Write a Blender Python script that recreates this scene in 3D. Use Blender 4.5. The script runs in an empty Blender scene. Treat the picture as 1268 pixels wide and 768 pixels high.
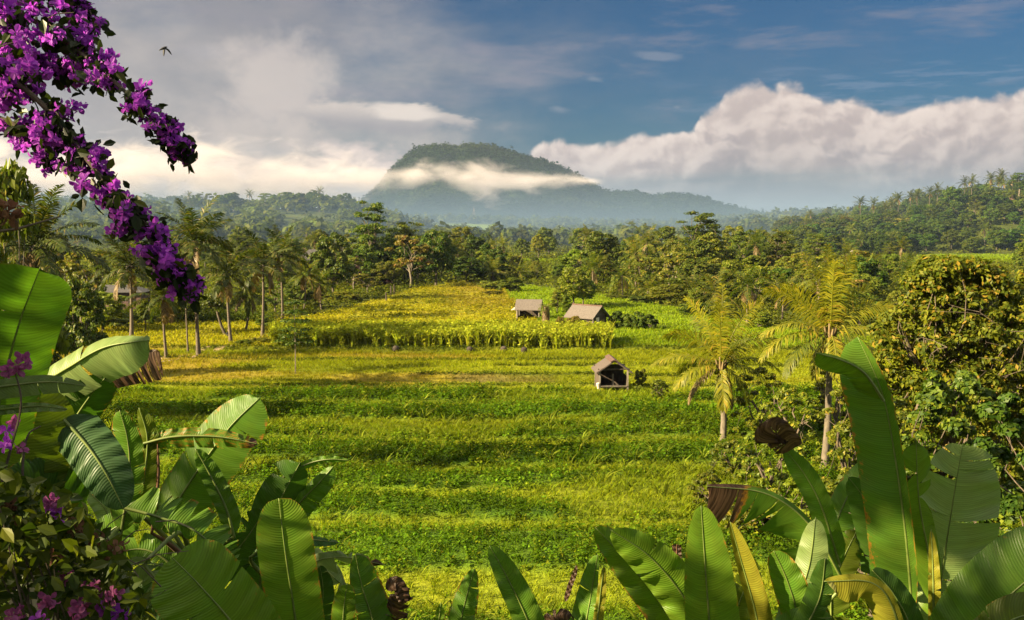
import bpy, math, random
import numpy as np
from mathutils import Vector, noise as mnoise

R = math.radians
scene = bpy.context.scene
COL = scene.collection

# ------------------------------------------------------------------ camera, light, sky
FPX = 1218.0                      # focal length in photograph pixels (photograph 1268 x 768)
CZ = 13.0                         # eye height above the paddy floor
PITCH = math.atan((384 - 280) / FPX)
cam_d = bpy.data.cameras.new("camera")
cam = bpy.data.objects.new("camera", cam_d)
COL.objects.link(cam)
cam.location = (0, 0, CZ)
cam.rotation_euler = (math.pi / 2 - PITCH, 0, 0)
cam_d.sensor_width = 36.0
cam_d.lens = 36.0 * FPX / 1268.0
cam_d.clip_start = 0.1
cam_d.clip_end = 40000
scene.camera = cam

SUN_EL, SUN_AZ = 27.0, -112.0      # azimuth measured from +Y towards +X: the sun stands to the left
EXPOSURE = 2.05
SUN_STRENGTH = 5.0
SKY_STRENGTH = 0.08

sun_d = bpy.data.lights.new("sun", "SUN")
sun_d.energy = SUN_STRENGTH
sun_d.angle = R(0.6)
sun_d.color = (1.0, 0.80, 0.48)
sun = bpy.data.objects.new("sun", sun_d)
COL.objects.link(sun)
sdir = Vector((math.sin(R(SUN_AZ)) * math.cos(R(SUN_EL)), math.cos(R(SUN_AZ)) * math.cos(R(SUN_EL)), math.sin(R(SUN_EL))))
sun.rotation_euler = (-sdir).to_track_quat("-Z", "Y").to_euler()

vs = scene.view_settings
vs.view_transform = "Standard"
vs.look = "None"
vs.exposure = EXPOSURE
vs.gamma = 1.0
vs.use_curve_mapping = False
scene.cycles.max_bounces = 7
scene.cycles.diffuse_bounces = 3
scene.cycles.glossy_bounces = 2
scene.cycles.transmission_bounces = 4
scene.cycles.transparent_max_bounces = 8
scene.cycles.volume_bounces = 2
scene.cycles.volume_step_rate = 1.0
scene.cycles.volume_max_steps = 64
scene.cycles.use_denoising = True
scene.cycles.caustics_reflective = False
scene.cycles.caustics_refractive = False


class NT:
    """short-hand for wiring shader nodes"""
    def __init__(self, tree):
        self.t = tree
        self.n = tree.nodes
        self.l = tree.links

    def set(self, sock, v):
        if isinstance(v, bpy.types.NodeSocket):
            self.l.new(v, sock)
        elif isinstance(v, (tuple, list)) and len(v) == 3 and sock.type == "RGBA":
            sock.default_value = (*v, 1.0)
        else:
            sock.default_value = v

    def node(self, typ, out=0, **kw):
        nd = self.n.new(typ)
        for k, v in kw.items():
            if k.startswith("i_"):
                key = k[2:]
                key = int(key) if key.isdigit() else key
                self.set(nd.inputs[key], v)
            else:
                setattr(nd, k, v)
        return nd.outputs[out]

    def m(self, op, a, b=None, c=None, clamp=False):
        nd = self.n.new("ShaderNodeMath")
        nd.operation = op
        nd.use_clamp = clamp
        for k, v in enumerate((a, b, c)):
            if v is not None:
                self.set(nd.inputs[k], v)
        return nd.outputs[0]

    def ss(self, x, lo, hi, a=0.0, b=1.0):
        nd = self.n.new("ShaderNodeMapRange")
        nd.interpolation_type = "SMOOTHSTEP"
        self.set(nd.inputs[0], x)
        for k, v in zip((1, 2, 3, 4), (lo, hi, a, b)):
            self.set(nd.inputs[k], v)
        return nd.outputs[0]

    def mix(self, f, a, b, mode="MIX"):
        nd = self.n.new("ShaderNodeMix")
        nd.data_type = "RGBA"
        nd.blend_type = mode
        nd.clamp_factor = True
        self.set(nd.inputs[0], f)
        self.set(nd.inputs[6], a)
        self.set(nd.inputs[7], b)
        return nd.outputs[2]

    def xyz(self, x, y, z):
        nd = self.n.new("ShaderNodeCombineXYZ")
        for k, v in enumerate((x, y, z)):
            self.set(nd.inputs[k], v)
        return nd.outputs[0]

    def sep(self, v):
        nd = self.n.new("ShaderNodeSeparateXYZ")
        self.set(nd.inputs[0], v)
        return nd.outputs

    def noise(self, vec, scale=1.0, detail=4.0, rough=0.5, dist=0.0, out=0, dims="3D"):
        nd = self.n.new("ShaderNodeTexNoise")
        nd.noise_dimensions = dims
        if vec is not None:
            self.set(nd.inputs["Vector"], vec)
        nd.inputs["Scale"].default_value = scale
        nd.inputs["Detail"].default_value = detail
        nd.inputs["Roughness"].default_value = rough
        nd.inputs["Distortion"].default_value = dist
        return nd.outputs[out]

    def curve(self, x, pts):
        nd = self.n.new("ShaderNodeFloatCurve")
        self.set(nd.inputs["Value"], x)
        c = nd.mapping.curves[0]
        while len(c.points) < len(pts):
            c.points.new(0.5, 0.5)
        for p, (a, b) in zip(c.points, pts):
            p.location = (a, b)
            p.handle_type = "AUTO"
        nd.mapping.update()
        return nd.outputs[0]


def az_el(px, py):
    d = pix_dir(px, py)
    return math.atan2(d[0], d[1]), math.atan2(d[2], math.hypot(d[0], d[1]))


def pix_dir(px, py):
    a = (px - 634.0) / FPX
    b = -(py - 384.0) / FPX
    cp, sp = math.cos(PITCH), math.sin(PITCH)
    v = np.array([a, cp + b * sp, -sp + b * cp])
    return v / v[1]


def at(px, py, d):
    """the point at distance d (metres along +Y) behind photograph pixel (px, py)"""
    v = pix_dir(px, py) * d
    return Vector((v[0], v[1], v[2] + CZ))


def build_world():
    w = bpy.data.worlds.new("World")
    scene.world = w
    w.use_nodes = True
    t = NT(w.node_tree)
    t.n.clear()
    out = t.n.new("ShaderNodeOutputWorld")
    bg = t.n.new("ShaderNodeBackground")
    sky = t.n.new("ShaderNodeTexSky")
    sky.sky_type = "NISHITA"
    sky.sun_disc = False
    sky.sun_elevation = R(SUN_EL)
    sky.sun_rotation = R(SUN_AZ)
    sky.air_density = 1.3
    sky.dust_density = 1.0
    sky.ozone_density = 2.2
    vec = t.node("ShaderNodeTexCoord", 0)
    x, y, z = t.sep(vec)
    az = t.m("ARCTAN2", x, y)                                   # world azimuth, 0 = towards the mountain
    el = t.m("ARCSINE", z)
    U = t.m("MULTIPLY", az, 2.0)                                # half a radian = 1
    V = t.m("MULTIPLY", el, 2.0)

    def N(sx, sy, ox, oy, scale, detail=5, rough=.55, dist=0.0):
        return t.noise(t.xyz(t.m("MULTIPLY_ADD", U, sx, ox), t.m("MULTIPLY_ADD", V, sy, oy), 0.0), scale, detail, rough, dist, 0, "2D")
    k = 1.0 / SKY_STRENGTH / (2 ** EXPOSURE)

    def C(r, g, b):                                             # a display-referred sRGB colour as sky radiance
        f = lambda c: ((c / 255 + .055) / 1.055) ** 2.4 * k
        return (f(r), f(g), f(b))
    base = t.mix(1.0, sky.outputs[0], (0.024, 0.086, 0.160), "MULTIPLY")
    # ---- thin high veil, thick on the sunny left, streaky on the right
    veil_n = N(1.0, 2.4, 3.1, 7.7, 2.4, 7, .62, .1)
    left = t.ss(U, -1.05, 0.42, 1.0, 0.0)
    low = t.ss(V, 0.46, 0.05, 0.0, 1.0)
    veil = t.m("ADD", t.m("MULTIPLY", left, 1.05), t.m("MULTIPLY", t.m("SUBTRACT", veil_n, 0.5), 1.3))
    veil = t.m("ADD", veil, t.m("MULTIPLY", low, .22))
    veil = t.ss(veil, 0.0, 1.05)
    veil_c = t.mix(t.ss(N(1, 1.6, 9, 2, 2.8, 5), .35, .7), C(156, 152, 156), C(190, 181, 177))
    veil_c = t.mix(t.ss(U, -.1, .5), veil_c, C(104, 120, 146))
    col = t.mix(t.m("MULTIPLY", veil, .93), base, veil_c)
    # wisps, upper right
    wisp = N(.9, 4.2, 1.3, 4.4, 2.6, 7, .62, .15)
    wisp = t.m("MULTIPLY", t.ss(wisp, .50, .72), t.ss(V, .1, .22))
    col = t.mix(t.m("MULTIPLY", wisp, .50), col, C(150, 146, 160))
    mott = t.m("MULTIPLY", t.ss(N(1.2, 9.0, 6, 1, 7.0, 4, .6), .50, .66), t.m("MULTIPLY", t.ss(V, .16, .22), t.ss(V, .34, .26)))
    col = t.mix(t.m("MULTIPLY", mott, t.m("MULTIPLY", t.ss(U, .2, .6), .35)), col, C(132, 150, 178))
    # bright tall puff above the left bank, and the lens cloud beside the summit
    def blob(px, py, wx, wy, n, amp, tilt=0.0):
        a0, e0 = az_el(px, py)
        du = t.m("DIVIDE", t.m("SUBTRACT", az, a0), wx / FPX)
        dv = t.m("DIVIDE", t.m("SUBTRACT", t.m("MULTIPLY_ADD", t.m("SUBTRACT", az, a0), tilt, el), e0), wy / FPX)
        r2 = t.m("SQRT", t.m("ADD", t.m("MULTIPLY", du, du), t.m("MULTIPLY", dv, dv)))
        r = t.m("ADD", r2, t.m("MULTIPLY", t.m("SUBTRACT", n, .5), amp))
        return r, dv
    bn = N(1, 1.3, 2.2, 5.5, 6.0, 7, .62, .1)
    r, dv = blob(335, 140, 85, 95, bn, 2.4)
    col = t.mix(t.m("MULTIPLY", t.ss(r, 1.15, .2), .75), col, C(212, 200, 193))
    r, dv = blob(330, 165, 240, 45, bn, 2.0)
    col = t.mix(t.m("MULTIPLY", t.ss(r, 1.2, .2), .6), col, C(206, 192, 184))
    ln = N(1.0, 3.0, 4.0, 0.3, 9.0, 6, .6, .1)
    r, dv = blob(470, 147, 110, 22, ln, 2.4, .06)
    lens = t.mix(t.ss(dv, -.6, .7), C(160, 155, 160), C(222, 208, 198))
    col = t.mix(t.m("MULTIPLY", t.ss(r, 1.1, .55), .75), col, lens)
    r, dv = blob(490, 137, 48, 12, ln, 1.1, .10)
    col = t.mix(t.m("MULTIPLY", t.ss(r, 1.1, .5), .9), col, C(232, 219, 208))
    for (px, py, wx, wy) in ((692, 136, 16, 6), (816, 70, 22, 6), (838, 133, 6, 3), (735, 98, 18, 5), (255, 62, 34, 12)):
        r, dv = blob(px, py, wx, wy, ln, 3.2, .08)
        col = t.mix(t.m("MULTIPLY", t.ss(r, 1.1, .1), .24), col, C(186, 182, 188))
    # ---- cumulus bank low on the right: its top edge as a curve over azimuth
    top = [(640, 206), (690, 172), (712, 170), (745, 176), (800, 166), (856, 158), (868, 140), (905, 118), (950, 103), (985, 106),
           (1020, 122), (1062, 118), (1100, 132), (1150, 126), (1190, 118), (1240, 112), (1300, 108)]
    A0, A1, E1 = az_el(600, 280)[0], az_el(1330, 280)[0], 0.16

    def topcurve(shift):
        pts = [((az_el(px, py)[0] - A0) / (A1 - A0), az_el(px, py)[1] / E1) for px, py in top]
        pts = [(0.0, .33)] + pts + [(1.0, pts[-1][1])]
        u = t.m("DIVIDE", t.m("SUBTRACT", az, A0 + shift), A1 - A0, clamp=True)
        return t.m("MULTIPLY", t.curve(u, pts), E1)

    def vor(ox, oy, sc, det):
        nd = t.n.new("ShaderNodeTexVoronoi")
        nd.feature = "SMOOTH_F1"
        nd.voronoi_dimensions = "2D"
        nd.normalize = True
        nd.inputs["Smoothness"].default_value = .35
        nd.inputs["Scale"].default_value = sc
        nd.inputs["Detail"].default_value = det
        nd.inputs["Roughness"].default_value = .52
        nd.inputs["Lacunarity"].default_value = 2.3
        wv = t.m("MULTIPLY", t.m("SUBTRACT", t.noise(t.xyz(U, V, 3.3), 6.0, 3, .6, 0, 0, "2D"), .5), .12)
        t.set(nd.inputs["Vector"], t.xyz(t.m("ADD", t.m("ADD", U, wv), ox), t.m("ADD", t.m("MULTIPLY_ADD", V, 1.2, oy), wv), 0.0))
        return t.m("SUBTRACT", 1.0, nd.outputs["Distance"])

    def heightfield(ou, ov):
        f = t.noise(t.xyz(t.m("ADD", U, ou), t.m("ADD", V, ov), 1.7), 34, 4, .65, 0, 0, "2D")
        return t.m("ADD", vor(ou, ov, 6.5, 2.6), t.m("MULTIPLY", f, .16))
    H0 = heightfield(0.0, 0.0)
    H1 = heightfield(-0.014, 0.017)                             # towards the sun, up and left
    tc = topcurve(0.0)
    edge = t.m("ADD", t.m("SUBTRACT", tc, el), t.m("MULTIPLY", t.m("SUBTRACT", H0, .80), .040))
    cum = t.ss(edge, -.0022, .0065)
    depth = t.ss(t.m("SUBTRACT", tc, el), 0.004, .085)
    lit = t.ss(t.m("SUBTRACT", H0, H1), -.10, .13)
    rim = t.ss(edge, .022, .001)
    litf = t.m("MULTIPLY", t.m("ADD", t.m("MULTIPLY", lit, .80), t.m("MULTIPLY", rim, .25)), t.m("MULTIPLY_ADD", depth, -.55, 1.0), clamp=True)
    big = t.ss(N(1.0, 1.5, 8.8, 3.1, 3.6, 4, .55), .40, .62)
    cc = t.mix(depth, C(188, 172, 170), C(146, 138, 144))
    cc = t.mix(t.m("MULTIPLY", big, .55), cc, C(196, 180, 174))
    cc = t.mix(litf, cc, C(238, 221, 210))
    # the flat base sinks into blue-grey haze
    a_hi, a_lo = az_el(900, 205)[1], az_el(900, 250)[1]
    lay = t.m("MULTIPLY", t.m("SUBTRACT", N(.6, 5.0, 1.0, 2.0, 5.0, 4, .55), .5), .035)
    base_fade = t.ss(t.m("ADD", el, lay), a_lo, a_hi)
    under = t.m("MULTIPLY", t.ss(el, az_el(0, 200)[1], az_el(0, 240)[1]), t.ss(U, -.1, .2))
    col = t.mix(under, col, C(118, 122, 138))
    col = t.mix(t.m("MULTIPLY", cum, t.m("MULTIPLY_ADD", base_fade, .88, .12)), col, cc)
    # ---- low bright bank on the left, behind the ridge
    bank_n = N(1.0, 2.2, 5.2, 8.1, 5.0, 7, .6, .1)
    bl = [(-100, 198), (120, 200), (220, 196), (300, 188), (345, 184), (400, 192), (440, 196), (500, 200), (640, 216), (700, 240)]
    B0, B1 = az_el(-160, 280)[0], az_el(760, 280)[0]
    pts = [((az_el(px, py)[0] - B0) / (B1 - B0), az_el(px, py)[1] / E1) for px, py in bl]
    bt = t.m("MULTIPLY", t.curve(t.m("DIVIDE", t.m("SUBTRACT", az, B0), B1 - B0, clamp=True), [(0, pts[0][1])] + pts + [(1, .1)]), E1)
    be = t.m("ADD", t.m("SUBTRACT", bt, el), t.m("MULTIPLY", t.m("SUBTRACT", bank_n, .5), .075))
    bank = t.m("MULTIPLY", t.ss(be, -.010, .016), t.ss(U, .16, -.12))
    bc = t.mix(t.ss(bank_n, .35, .7), C(196, 178, 172), C(234, 214, 204))
    bc = t.mix(t.ss(el, az_el(300, 222)[1], az_el(300, 250)[1]), bc, C(186, 172, 170))
    col = t.mix(bank, col, bc)
    col = t.mix(t.ss(el, .34, .75), col, C(258, 252, 244))               # bright overhead cloud, out of view, added as fill light on the land
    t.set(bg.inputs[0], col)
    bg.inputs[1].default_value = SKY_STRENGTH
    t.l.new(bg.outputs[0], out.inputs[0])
    w.cycles.sampling_method = "MANUAL"
    w.cycles.sample_map_resolution = 256


build_world()

rs = np.random.RandomState(7)
random.seed(7)


# ------------------------------------------------------------------ helpers
def sm(a, b, x):
    t = np.clip((x - a) / (b - a), 0, 1)
    return t * t * (3 - 2 * t)


def wob(x, y, s, seed=0.0):
    """cheap smooth noise in -1..1 from sines"""
    x = np.asarray(x) / s + seed
    y = np.asarray(y) / s + seed * 1.7
    return (np.sin(x * 1.3 + 1.7 * np.sin(y * .9 + seed)) + np.sin(y * 1.7 + 1.3 * np.sin(x * 1.1 - seed)) + np.sin((x + y) * .8 + 2 * np.sin((x - y) * .6))) / 3


def rowy(x, y):
    return y + .035 * x + 1.0 * wob(x, y * .3, 17.0, 2.0) + .55 * wob(x, y, 4.3, 7.0) + .35 * wob(x, y, 1.7, 3.0)


def bed(x, y):
    """0..1: how much a spot belongs to a leafy bed (1) or to the grassy strip between two beds (0)"""
    yy = rowy(x, y)
    edges = [(29.0, 32.6), (36.6, 41.2), (43.0, 46.4), (47.8, 51.6), (53.2, 57.5), (59.6, 63.4), (65.6, 69.6), (71.8, 76.0)]
    b = np.zeros_like(np.asarray(yy, float))
    for a, c in edges:
        b = np.maximum(b, sm(a - .25, a + .25, yy) * (1 - sm(c - .9, c + .9, yy)))
    patch = sm(-.62, -.25, wob(x * .55, y, 3.6, 11.0) + .35 * wob(x, y, 1.3, 4.0))      # gaps where a bed failed
    stray = sm(.50, .75, wob(x * .45, y, 4.6, 23.0)) * .8                                # leafy spots between the beds
    return np.clip(np.maximum(b * (.25 + .75 * patch), stray), 0, 1)


def bund(x, y):
    yy = rowy(x, y)
    b = np.zeros_like(np.asarray(yy, float))
    for c, x0, x1 in ((79.2, -60, 22), (84.8, -8, 14), (90.6, -1, 26), (94.6, -40, 9), (101.3, -60, 45), (124, 10, 70), (139, 12, 70), (158, 14, 70)):
        b = np.maximum(b, np.exp(-((yy - c) / .38) ** 2) * sm(x0 - 2, x0, x) * (1 - sm(x1, x1 + 2, x)))
    return b


def height(x, y):
    x = np.asarray(x, float)
    y = np.asarray(y, float)
    h = 11.3 * (1 - sm(-2, 22, y))
    h = h + .10 * wob(x, y, 9.0) * sm(24, 32, y)
    h = h + .30 * bed(x, y) * sm(26, 31, y) * (1 - sm(78, 80, y)) + .20 * bund(x, y)
    h = h + .35 * sm(100.6, 101.6, rowy(x, y)) + .5 * sm(120, 215, y) * (1 - sm(10, 30, x))
    h = h + .9 * wob(x, y, 60.0, 4.0) * sm(230, 330, y)
    # wooded hill on the right
    ax = x - .10 * (y - 500)
    hill = (9 * sm(124, 162, ax) + 22 * sm(150, 300, ax)) * sm(432, 530, y) * (1 - .5 * sm(620, 900, y))
    # ridge on the left, a second one further back
    r1 = 24 * sm(-40, -150, x) * np.exp(-((y - 780) / 140.0) ** 2) * (1 + .25 * wob(x, y * 0 + 3, 110.0, 1.0))
    r2 = 34 * sm(-230, -430, x) * np.exp(-((y - 1150) / 200.0) ** 2)
    r3 = 14 * np.exp(-((y - 1250) / 260.0) ** 2) * np.exp(-((x + 40) / 420.0) ** 2) * (1 + .4 * wob(x, y, 150., 5.))
    return h + hill + r1 + r2 + r3


def hz(x, y):
    return float(height(x, y))


def gd(px, py):
    """where the sight line through a photograph pixel meets the ground"""
    v = pix_dir(px, py)
    y = 22.0
    while y < 3000:
        if CZ + v[2] * y <= hz(v[0] * y, y):
            return Vector((v[0] * y, y, hz(v[0] * y, y)))
        y += .25
    return Vector((v[0] * y, y, 0))


def on_ground(px, d):
    x = (px - 634.0) / FPX * d
    return Vector((x, d, hz(x, d)))


def mesh_obj(name, V, F, mat=None, parent=None, col=None, uv=None, smooth=False, attrs=None, matidx=None):
    """V (n,3); F a list of (m,k) index arrays; linked as ONE mesh object"""
    V = np.ascontiguousarray(V, dtype=np.float32)
    if not isinstance(F, (list, tuple)):
        F = [F]
    F = [np.asarray(f, dtype=np.int32) for f in F if len(f)]
    me = bpy.data.meshes.new(name)
    me.vertices.add(len(V))
    me.vertices.foreach_set("co", V.ravel())
    idx = np.concatenate([f.ravel() for f in F])
    cnt = np.concatenate([np.full(len(f), f.shape[1], np.int32) for f in F])
    start = np.concatenate([[0], np.cumsum(cnt)[:-1]]).astype(np.int32)
    me.loops.add(len(idx))
    me.loops.foreach_set("vertex_index", idx)
    me.polygons.add(len(cnt))
    me.polygons.foreach_set("loop_start", start)
    me.polygons.foreach_set("loop_total", cnt)
    me.polygons.foreach_set("use_smooth", np.full(len(cnt), bool(smooth)))
    if col is not None:
        a = me.attributes.new("Col", "FLOAT_COLOR", "POINT")
        c = np.ones((len(V), 4), np.float32)
        c[:, :3] = col
        a.data.foreach_set("color", c.ravel())
    for k, v in (attrs or {}).items():
        a = me.attributes.new(k, "FLOAT", "POINT")
        a.data.foreach_set("value", np.asarray(v, np.float32))
    if uv is not None:
        l = me.uv_layers.new(name="UVMap")
        l.data.foreach_set("uv", np.asarray(uv, np.float32)[idx].ravel())
    for m_ in (mat if isinstance(mat, (list, tuple)) else [mat]):
        if m_ is not None:
            me.materials.append(m_)
    if matidx is not None:
        me.polygons.foreach_set("material_index", np.asarray(matidx, np.int32))
    me.update(calc_edges=True)
    me.validate()
    o = bpy.data.objects.new(name, me)
    COL.objects.link(o)
    if parent is not None:
        o.parent = parent
    return o


def tag(o, label=None, cat=None, group=None, kind=None):
    for k, v in (("label", label), ("category", cat), ("group", group), ("kind", kind)):
        if v:
            o[k] = v
    return o


def thing(name, label, cat, loc=(0, 0, 0), rz=0.0, group=None):
    o = bpy.data.objects.new(name, None)
    COL.objects.link(o)
    o.location = loc
    o.rotation_euler = (0, 0, rz)
    o.empty_display_size = .2
    return tag(o, label, cat, group)


def copy_thing(src, loc, rz=0.0, scale=None, label=None, group=None):
    r = src.copy()
    COL.objects.link(r)
    r.location = loc
    r.rotation_euler = (0, 0, rz)
    if scale is not None:
        r.scale = scale
    tag(r, label, None, group)
    for ch in src.children:
        c = ch.copy()
        COL.objects.link(c)
        c.parent = r
        for g in ch.children:
            e = g.copy()
            COL.objects.link(e)
            e.parent = c
    return r


class MB:
    """collects shapes for one mesh"""
    def __init__(self):
        self.v, self.f, self.n = [], {3: [], 4: []}, 0

    def add(self, V, F):
        V = np.asarray(V, float)
        for f in F:
            self.f[len(f)].append([i + self.n for i in f])
        self.v.append(V)
        self.n += len(V)

    def addq(self, V, F):
        self.f[4].extend((np.asarray(F) + self.n).tolist())
        self.v.append(np.asarray(V, float))
        self.n += len(V)

    def box(self, c, s, rz=0.0):
        x, y, z = (k / 2 for k in s)
        P = np.array([(-x, -y, -z), (x, -y, -z), (x, y, -z), (-x, y, -z), (-x, -y, z), (x, -y, z), (x, y, z), (-x, y, z)])
        co, si = math.cos(rz), math.sin(rz)
        P = P @ np.array([[co, si, 0], [-si, co, 0], [0, 0, 1]]) + np.array(c)
        self.addq(P, [(0, 3, 2, 1), (4, 5, 6, 7), (0, 1, 5, 4), (1, 2, 6, 5), (2, 3, 7, 6), (3, 0, 4, 7)])

    def hexa(self, P):
        """eight corners: bottom ring then top ring"""
        self.addq(np.array([tuple(p) for p in P]), [(0, 3, 2, 1), (4, 5, 6, 7), (0, 1, 5, 4), (1, 2, 6, 5), (2, 3, 7, 6), (3, 0, 4, 7)])

    def tube(self, pts, radii, sides=6, cap=True):
        P = np.array([tuple(p) for p in pts], float)
        n = len(P)
        if np.isscalar(radii):
            radii = [radii] * n
        T = np.gradient(P, axis=0)
        T /= np.linalg.norm(T, axis=1)[:, None] + 1e-9
        ref = np.array([0.0, 0, 1]) if abs(T[:, 2]).mean() < .8 else np.array([1.0, 0, 0])
        S = np.cross(T, ref)
        S /= np.linalg.norm(S, axis=1)[:, None] + 1e-9
        B = np.cross(T, S)
        a = np.arange(sides) * 2 * math.pi / sides
        ring = P[:, None, :] + np.asarray(radii)[:, None, None] * (np.cos(a)[None, :, None] * S[:, None, :] + np.sin(a)[None, :, None] * B[:, None, :])
        V = ring.reshape(-1, 3)
        F = []
        for i in range(n - 1):
            for k in range(sides):
                k2 = (k + 1) % sides
                F.append((i * sides + k, i * sides + k2, (i + 1) * sides + k2, (i + 1) * sides + k))
        self.addq(V, F)
        if cap:
            start = self.n - len(V)
            for r0, pt in ((0, P[0]), ((n - 1) * sides, P[-1])):
                base = start + r0
                self.v.append(pt[None, :])
                for k in range(sides):
                    self.f[3].append([base + k, base + (k + 1) % sides, self.n])
                self.n += 1

    def ball(self, c, r, seg=10, rings=7, lump=0.0, seed=0.0):
        V, F = [], []
        for i in range(rings + 1):
            th = math.pi * i / rings
            for k in range(seg):
                ph = 2 * math.pi * k / seg
                d = Vector((math.sin(th) * math.cos(ph), math.sin(th) * math.sin(ph), math.cos(th)))
                s = 1 + lump * mnoise.noise(d * 2.2 + Vector((seed, seed, 0)))
                V.append((c[0] + r[0] * d.x * s, c[1] + r[1] * d.y * s, c[2] + r[2] * d.z * s))
        for i in range(rings):
            for k in range(seg):
                k2 = (k + 1) % seg
                F.append((i * seg + k, (i + 1) * seg + k, (i + 1) * seg + k2, i * seg + k2))
        self.addq(V, F)

    def build(self, name, mat, parent=None, smooth=False, **kw):
        return mesh_obj(name, np.vstack(self.v), [np.array(self.f[4]).reshape(-1, 4), np.array(self.f[3]).reshape(-1, 3)], mat, parent, smooth=smooth, **kw)


def unit(v):
    return v / (np.linalg.norm(v, axis=-1, keepdims=True) + 1e-9)


def rhombs(c, T, Nn, L, W, sag=0.0):
    """leaf shaped quads at centres c, along T, facing Nn: returns V, F"""
    n = len(c)
    T = unit(T)
    B = unit(np.cross(Nn, T))
    L = np.broadcast_to(np.asarray(L, float), (n,))[:, None]
    W = np.broadcast_to(np.asarray(W, float), (n,))[:, None]
    V = np.empty((n, 4, 3))
    V[:, 0] = c - T * L * .5
    V[:, 1] = c + B * W * .5 + T * L * .06
    V[:, 2] = c + T * L * .5
    V[:, 3] = c - B * W * .5 + T * L * .06
    if sag:
        V[:, 2, 2] -= sag * L[:, 0]
        V[:, 0, 2] -= sag * L[:, 0] * .4
    return V.reshape(-1, 3), np.arange(n * 4).reshape(n, 4)


# ------------------------------------------------------------------ materials
def new_mat(name):
    m = bpy.data.materials.new(name)
    m.use_nodes = True
    t = NT(m.node_tree)
    t.n.clear()
    out = t.n.new("ShaderNodeOutputMaterial")
    return m, t, out


def leaf_shader(t, out, col, trans=.4, gloss=.05, rough=.45, tint=(1.15, 1.25, .45), normal=None):
    d = t.n.new("ShaderNodeBsdfDiffuse")
    tr = t.n.new("ShaderNodeBsdfTranslucent")
    t.set(d.inputs[0], col)
    t.set(tr.inputs[0], t.mix(1.0, col, tint, "MULTIPLY"))
    a = t.n.new("ShaderNodeMixShader")
    a.inputs[0].default_value = trans
    t.l.new(d.outputs[0], a.inputs[1])
    t.l.new(tr.outputs[0], a.inputs[2])
    if normal is not None:
        t.set(d.inputs["Normal"], normal)
    last = a
    if gloss:
        g = t.n.new("ShaderNodeBsdfGlossy")
        g.inputs["Roughness"].default_value = rough
        if normal is not None:
            t.set(g.inputs["Normal"], normal)
        b = t.n.new("ShaderNodeMixShader")
        fr = t.node("ShaderNodeLayerWeight", 0, i_Blend=.25)
        t.set(b.inputs[0], t.m("MULTIPLY_ADD", fr, gloss, gloss * .4))
        t.l.new(a.outputs[0], b.inputs[1])
        t.l.new(g.outputs[0], b.inputs[2])
        last = b
    t.l.new(last.outputs[0], out.inputs[0])


def leafmat(name, ca, cb, cc=None, trans=.4, gloss=.02, hue=.045, val=.62):
    """foliage: per-leaf mix of two or three colours, a little hue and value drift from plant to plant"""
    m, t, out = new_mat(name)
    r = t.node("ShaderNodeNewGeometry", "Random Per Island")
    o = t.node("ShaderNodeObjectInfo", "Random")
    col = t.mix(t.ss(r, .1, .9), ca, cb)
    if cc is not None:
        col = t.mix(t.m("GREATER_THAN", r, .90), col, cc)
    hs = t.n.new("ShaderNodeHueSaturation")
    t.set(hs.inputs["Hue"], t.m("MULTIPLY_ADD", t.m("SUBTRACT", o, .5), hue, .5))
    t.set(hs.inputs["Value"], t.m("MULTIPLY_ADD", t.m("FRACT", t.m("MULTIPLY", o, 7.13)), val, 1 - val / 2))
    t.set(hs.inputs["Color"], col)
    leaf_shader(t, out, hs.outputs[0], trans, gloss)
    return m


def meadow_mat(name, trans=.45, gloss=.02):
    m, t, out = new_mat(name)
    r = t.node("ShaderNodeNewGeometry", "Random Per Island")
    c = t.node("ShaderNodeAttribute", "Color", attribute_name="Col")
    v = t.m("MULTIPLY_ADD", r, .7, .65)
    hs = t.n.new("ShaderNodeHueSaturation")
    t.set(hs.inputs["Hue"], t.m("MULTIPLY_ADD", t.m("FRACT", t.m("MULTIPLY", r, 13.7)), -.035, .518))
    t.set(hs.inputs["Value"], v)
    t.set(hs.inputs["Color"], c)
    leaf_shader(t, out, hs.outputs[0], trans, gloss, .5)
    return m


def plain_mat(name, ca, cb, scale=6.0, rough=.85, stretch=(1, 1, 1), bump=.2, detail=5):
    """wood, bark, straw, stone: two colours mottled by object-space noise with a bump"""
    m, t, out = new_mat(name)
    p = t.n.new("ShaderNodeBsdfPrincipled")
    v = t.n.new("ShaderNodeMapping")
    t.set(v.inputs[0], t.node("ShaderNodeTexCoord", 3))
    v.inputs["Scale"].default_value = stretch
    n = t.noise(v.outputs[0], scale, detail, .6)
    o = t.node("ShaderNodeObjectInfo", "Random")
    c = t.mix(t.ss(n, .3, .7), ca, cb)
    hs = t.n.new("ShaderNodeHueSaturation")
    t.set(hs.inputs["Value"], t.m("MULTIPLY_ADD", o, .4, .8))
    t.set(hs.inputs["Color"], c)
    t.l.new(hs.outputs[0], p.inputs["Base Color"])
    p.inputs["Roughness"].default_value = rough
    b = t.n.new("ShaderNodeBump")
    b.inputs["Strength"].default_value = bump
    t.set(b.inputs["Height"], n)
    t.l.new(b.outputs[0], p.inputs["Normal"])
    t.l.new(p.outputs[0], out.inputs[0])
    return m


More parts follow.
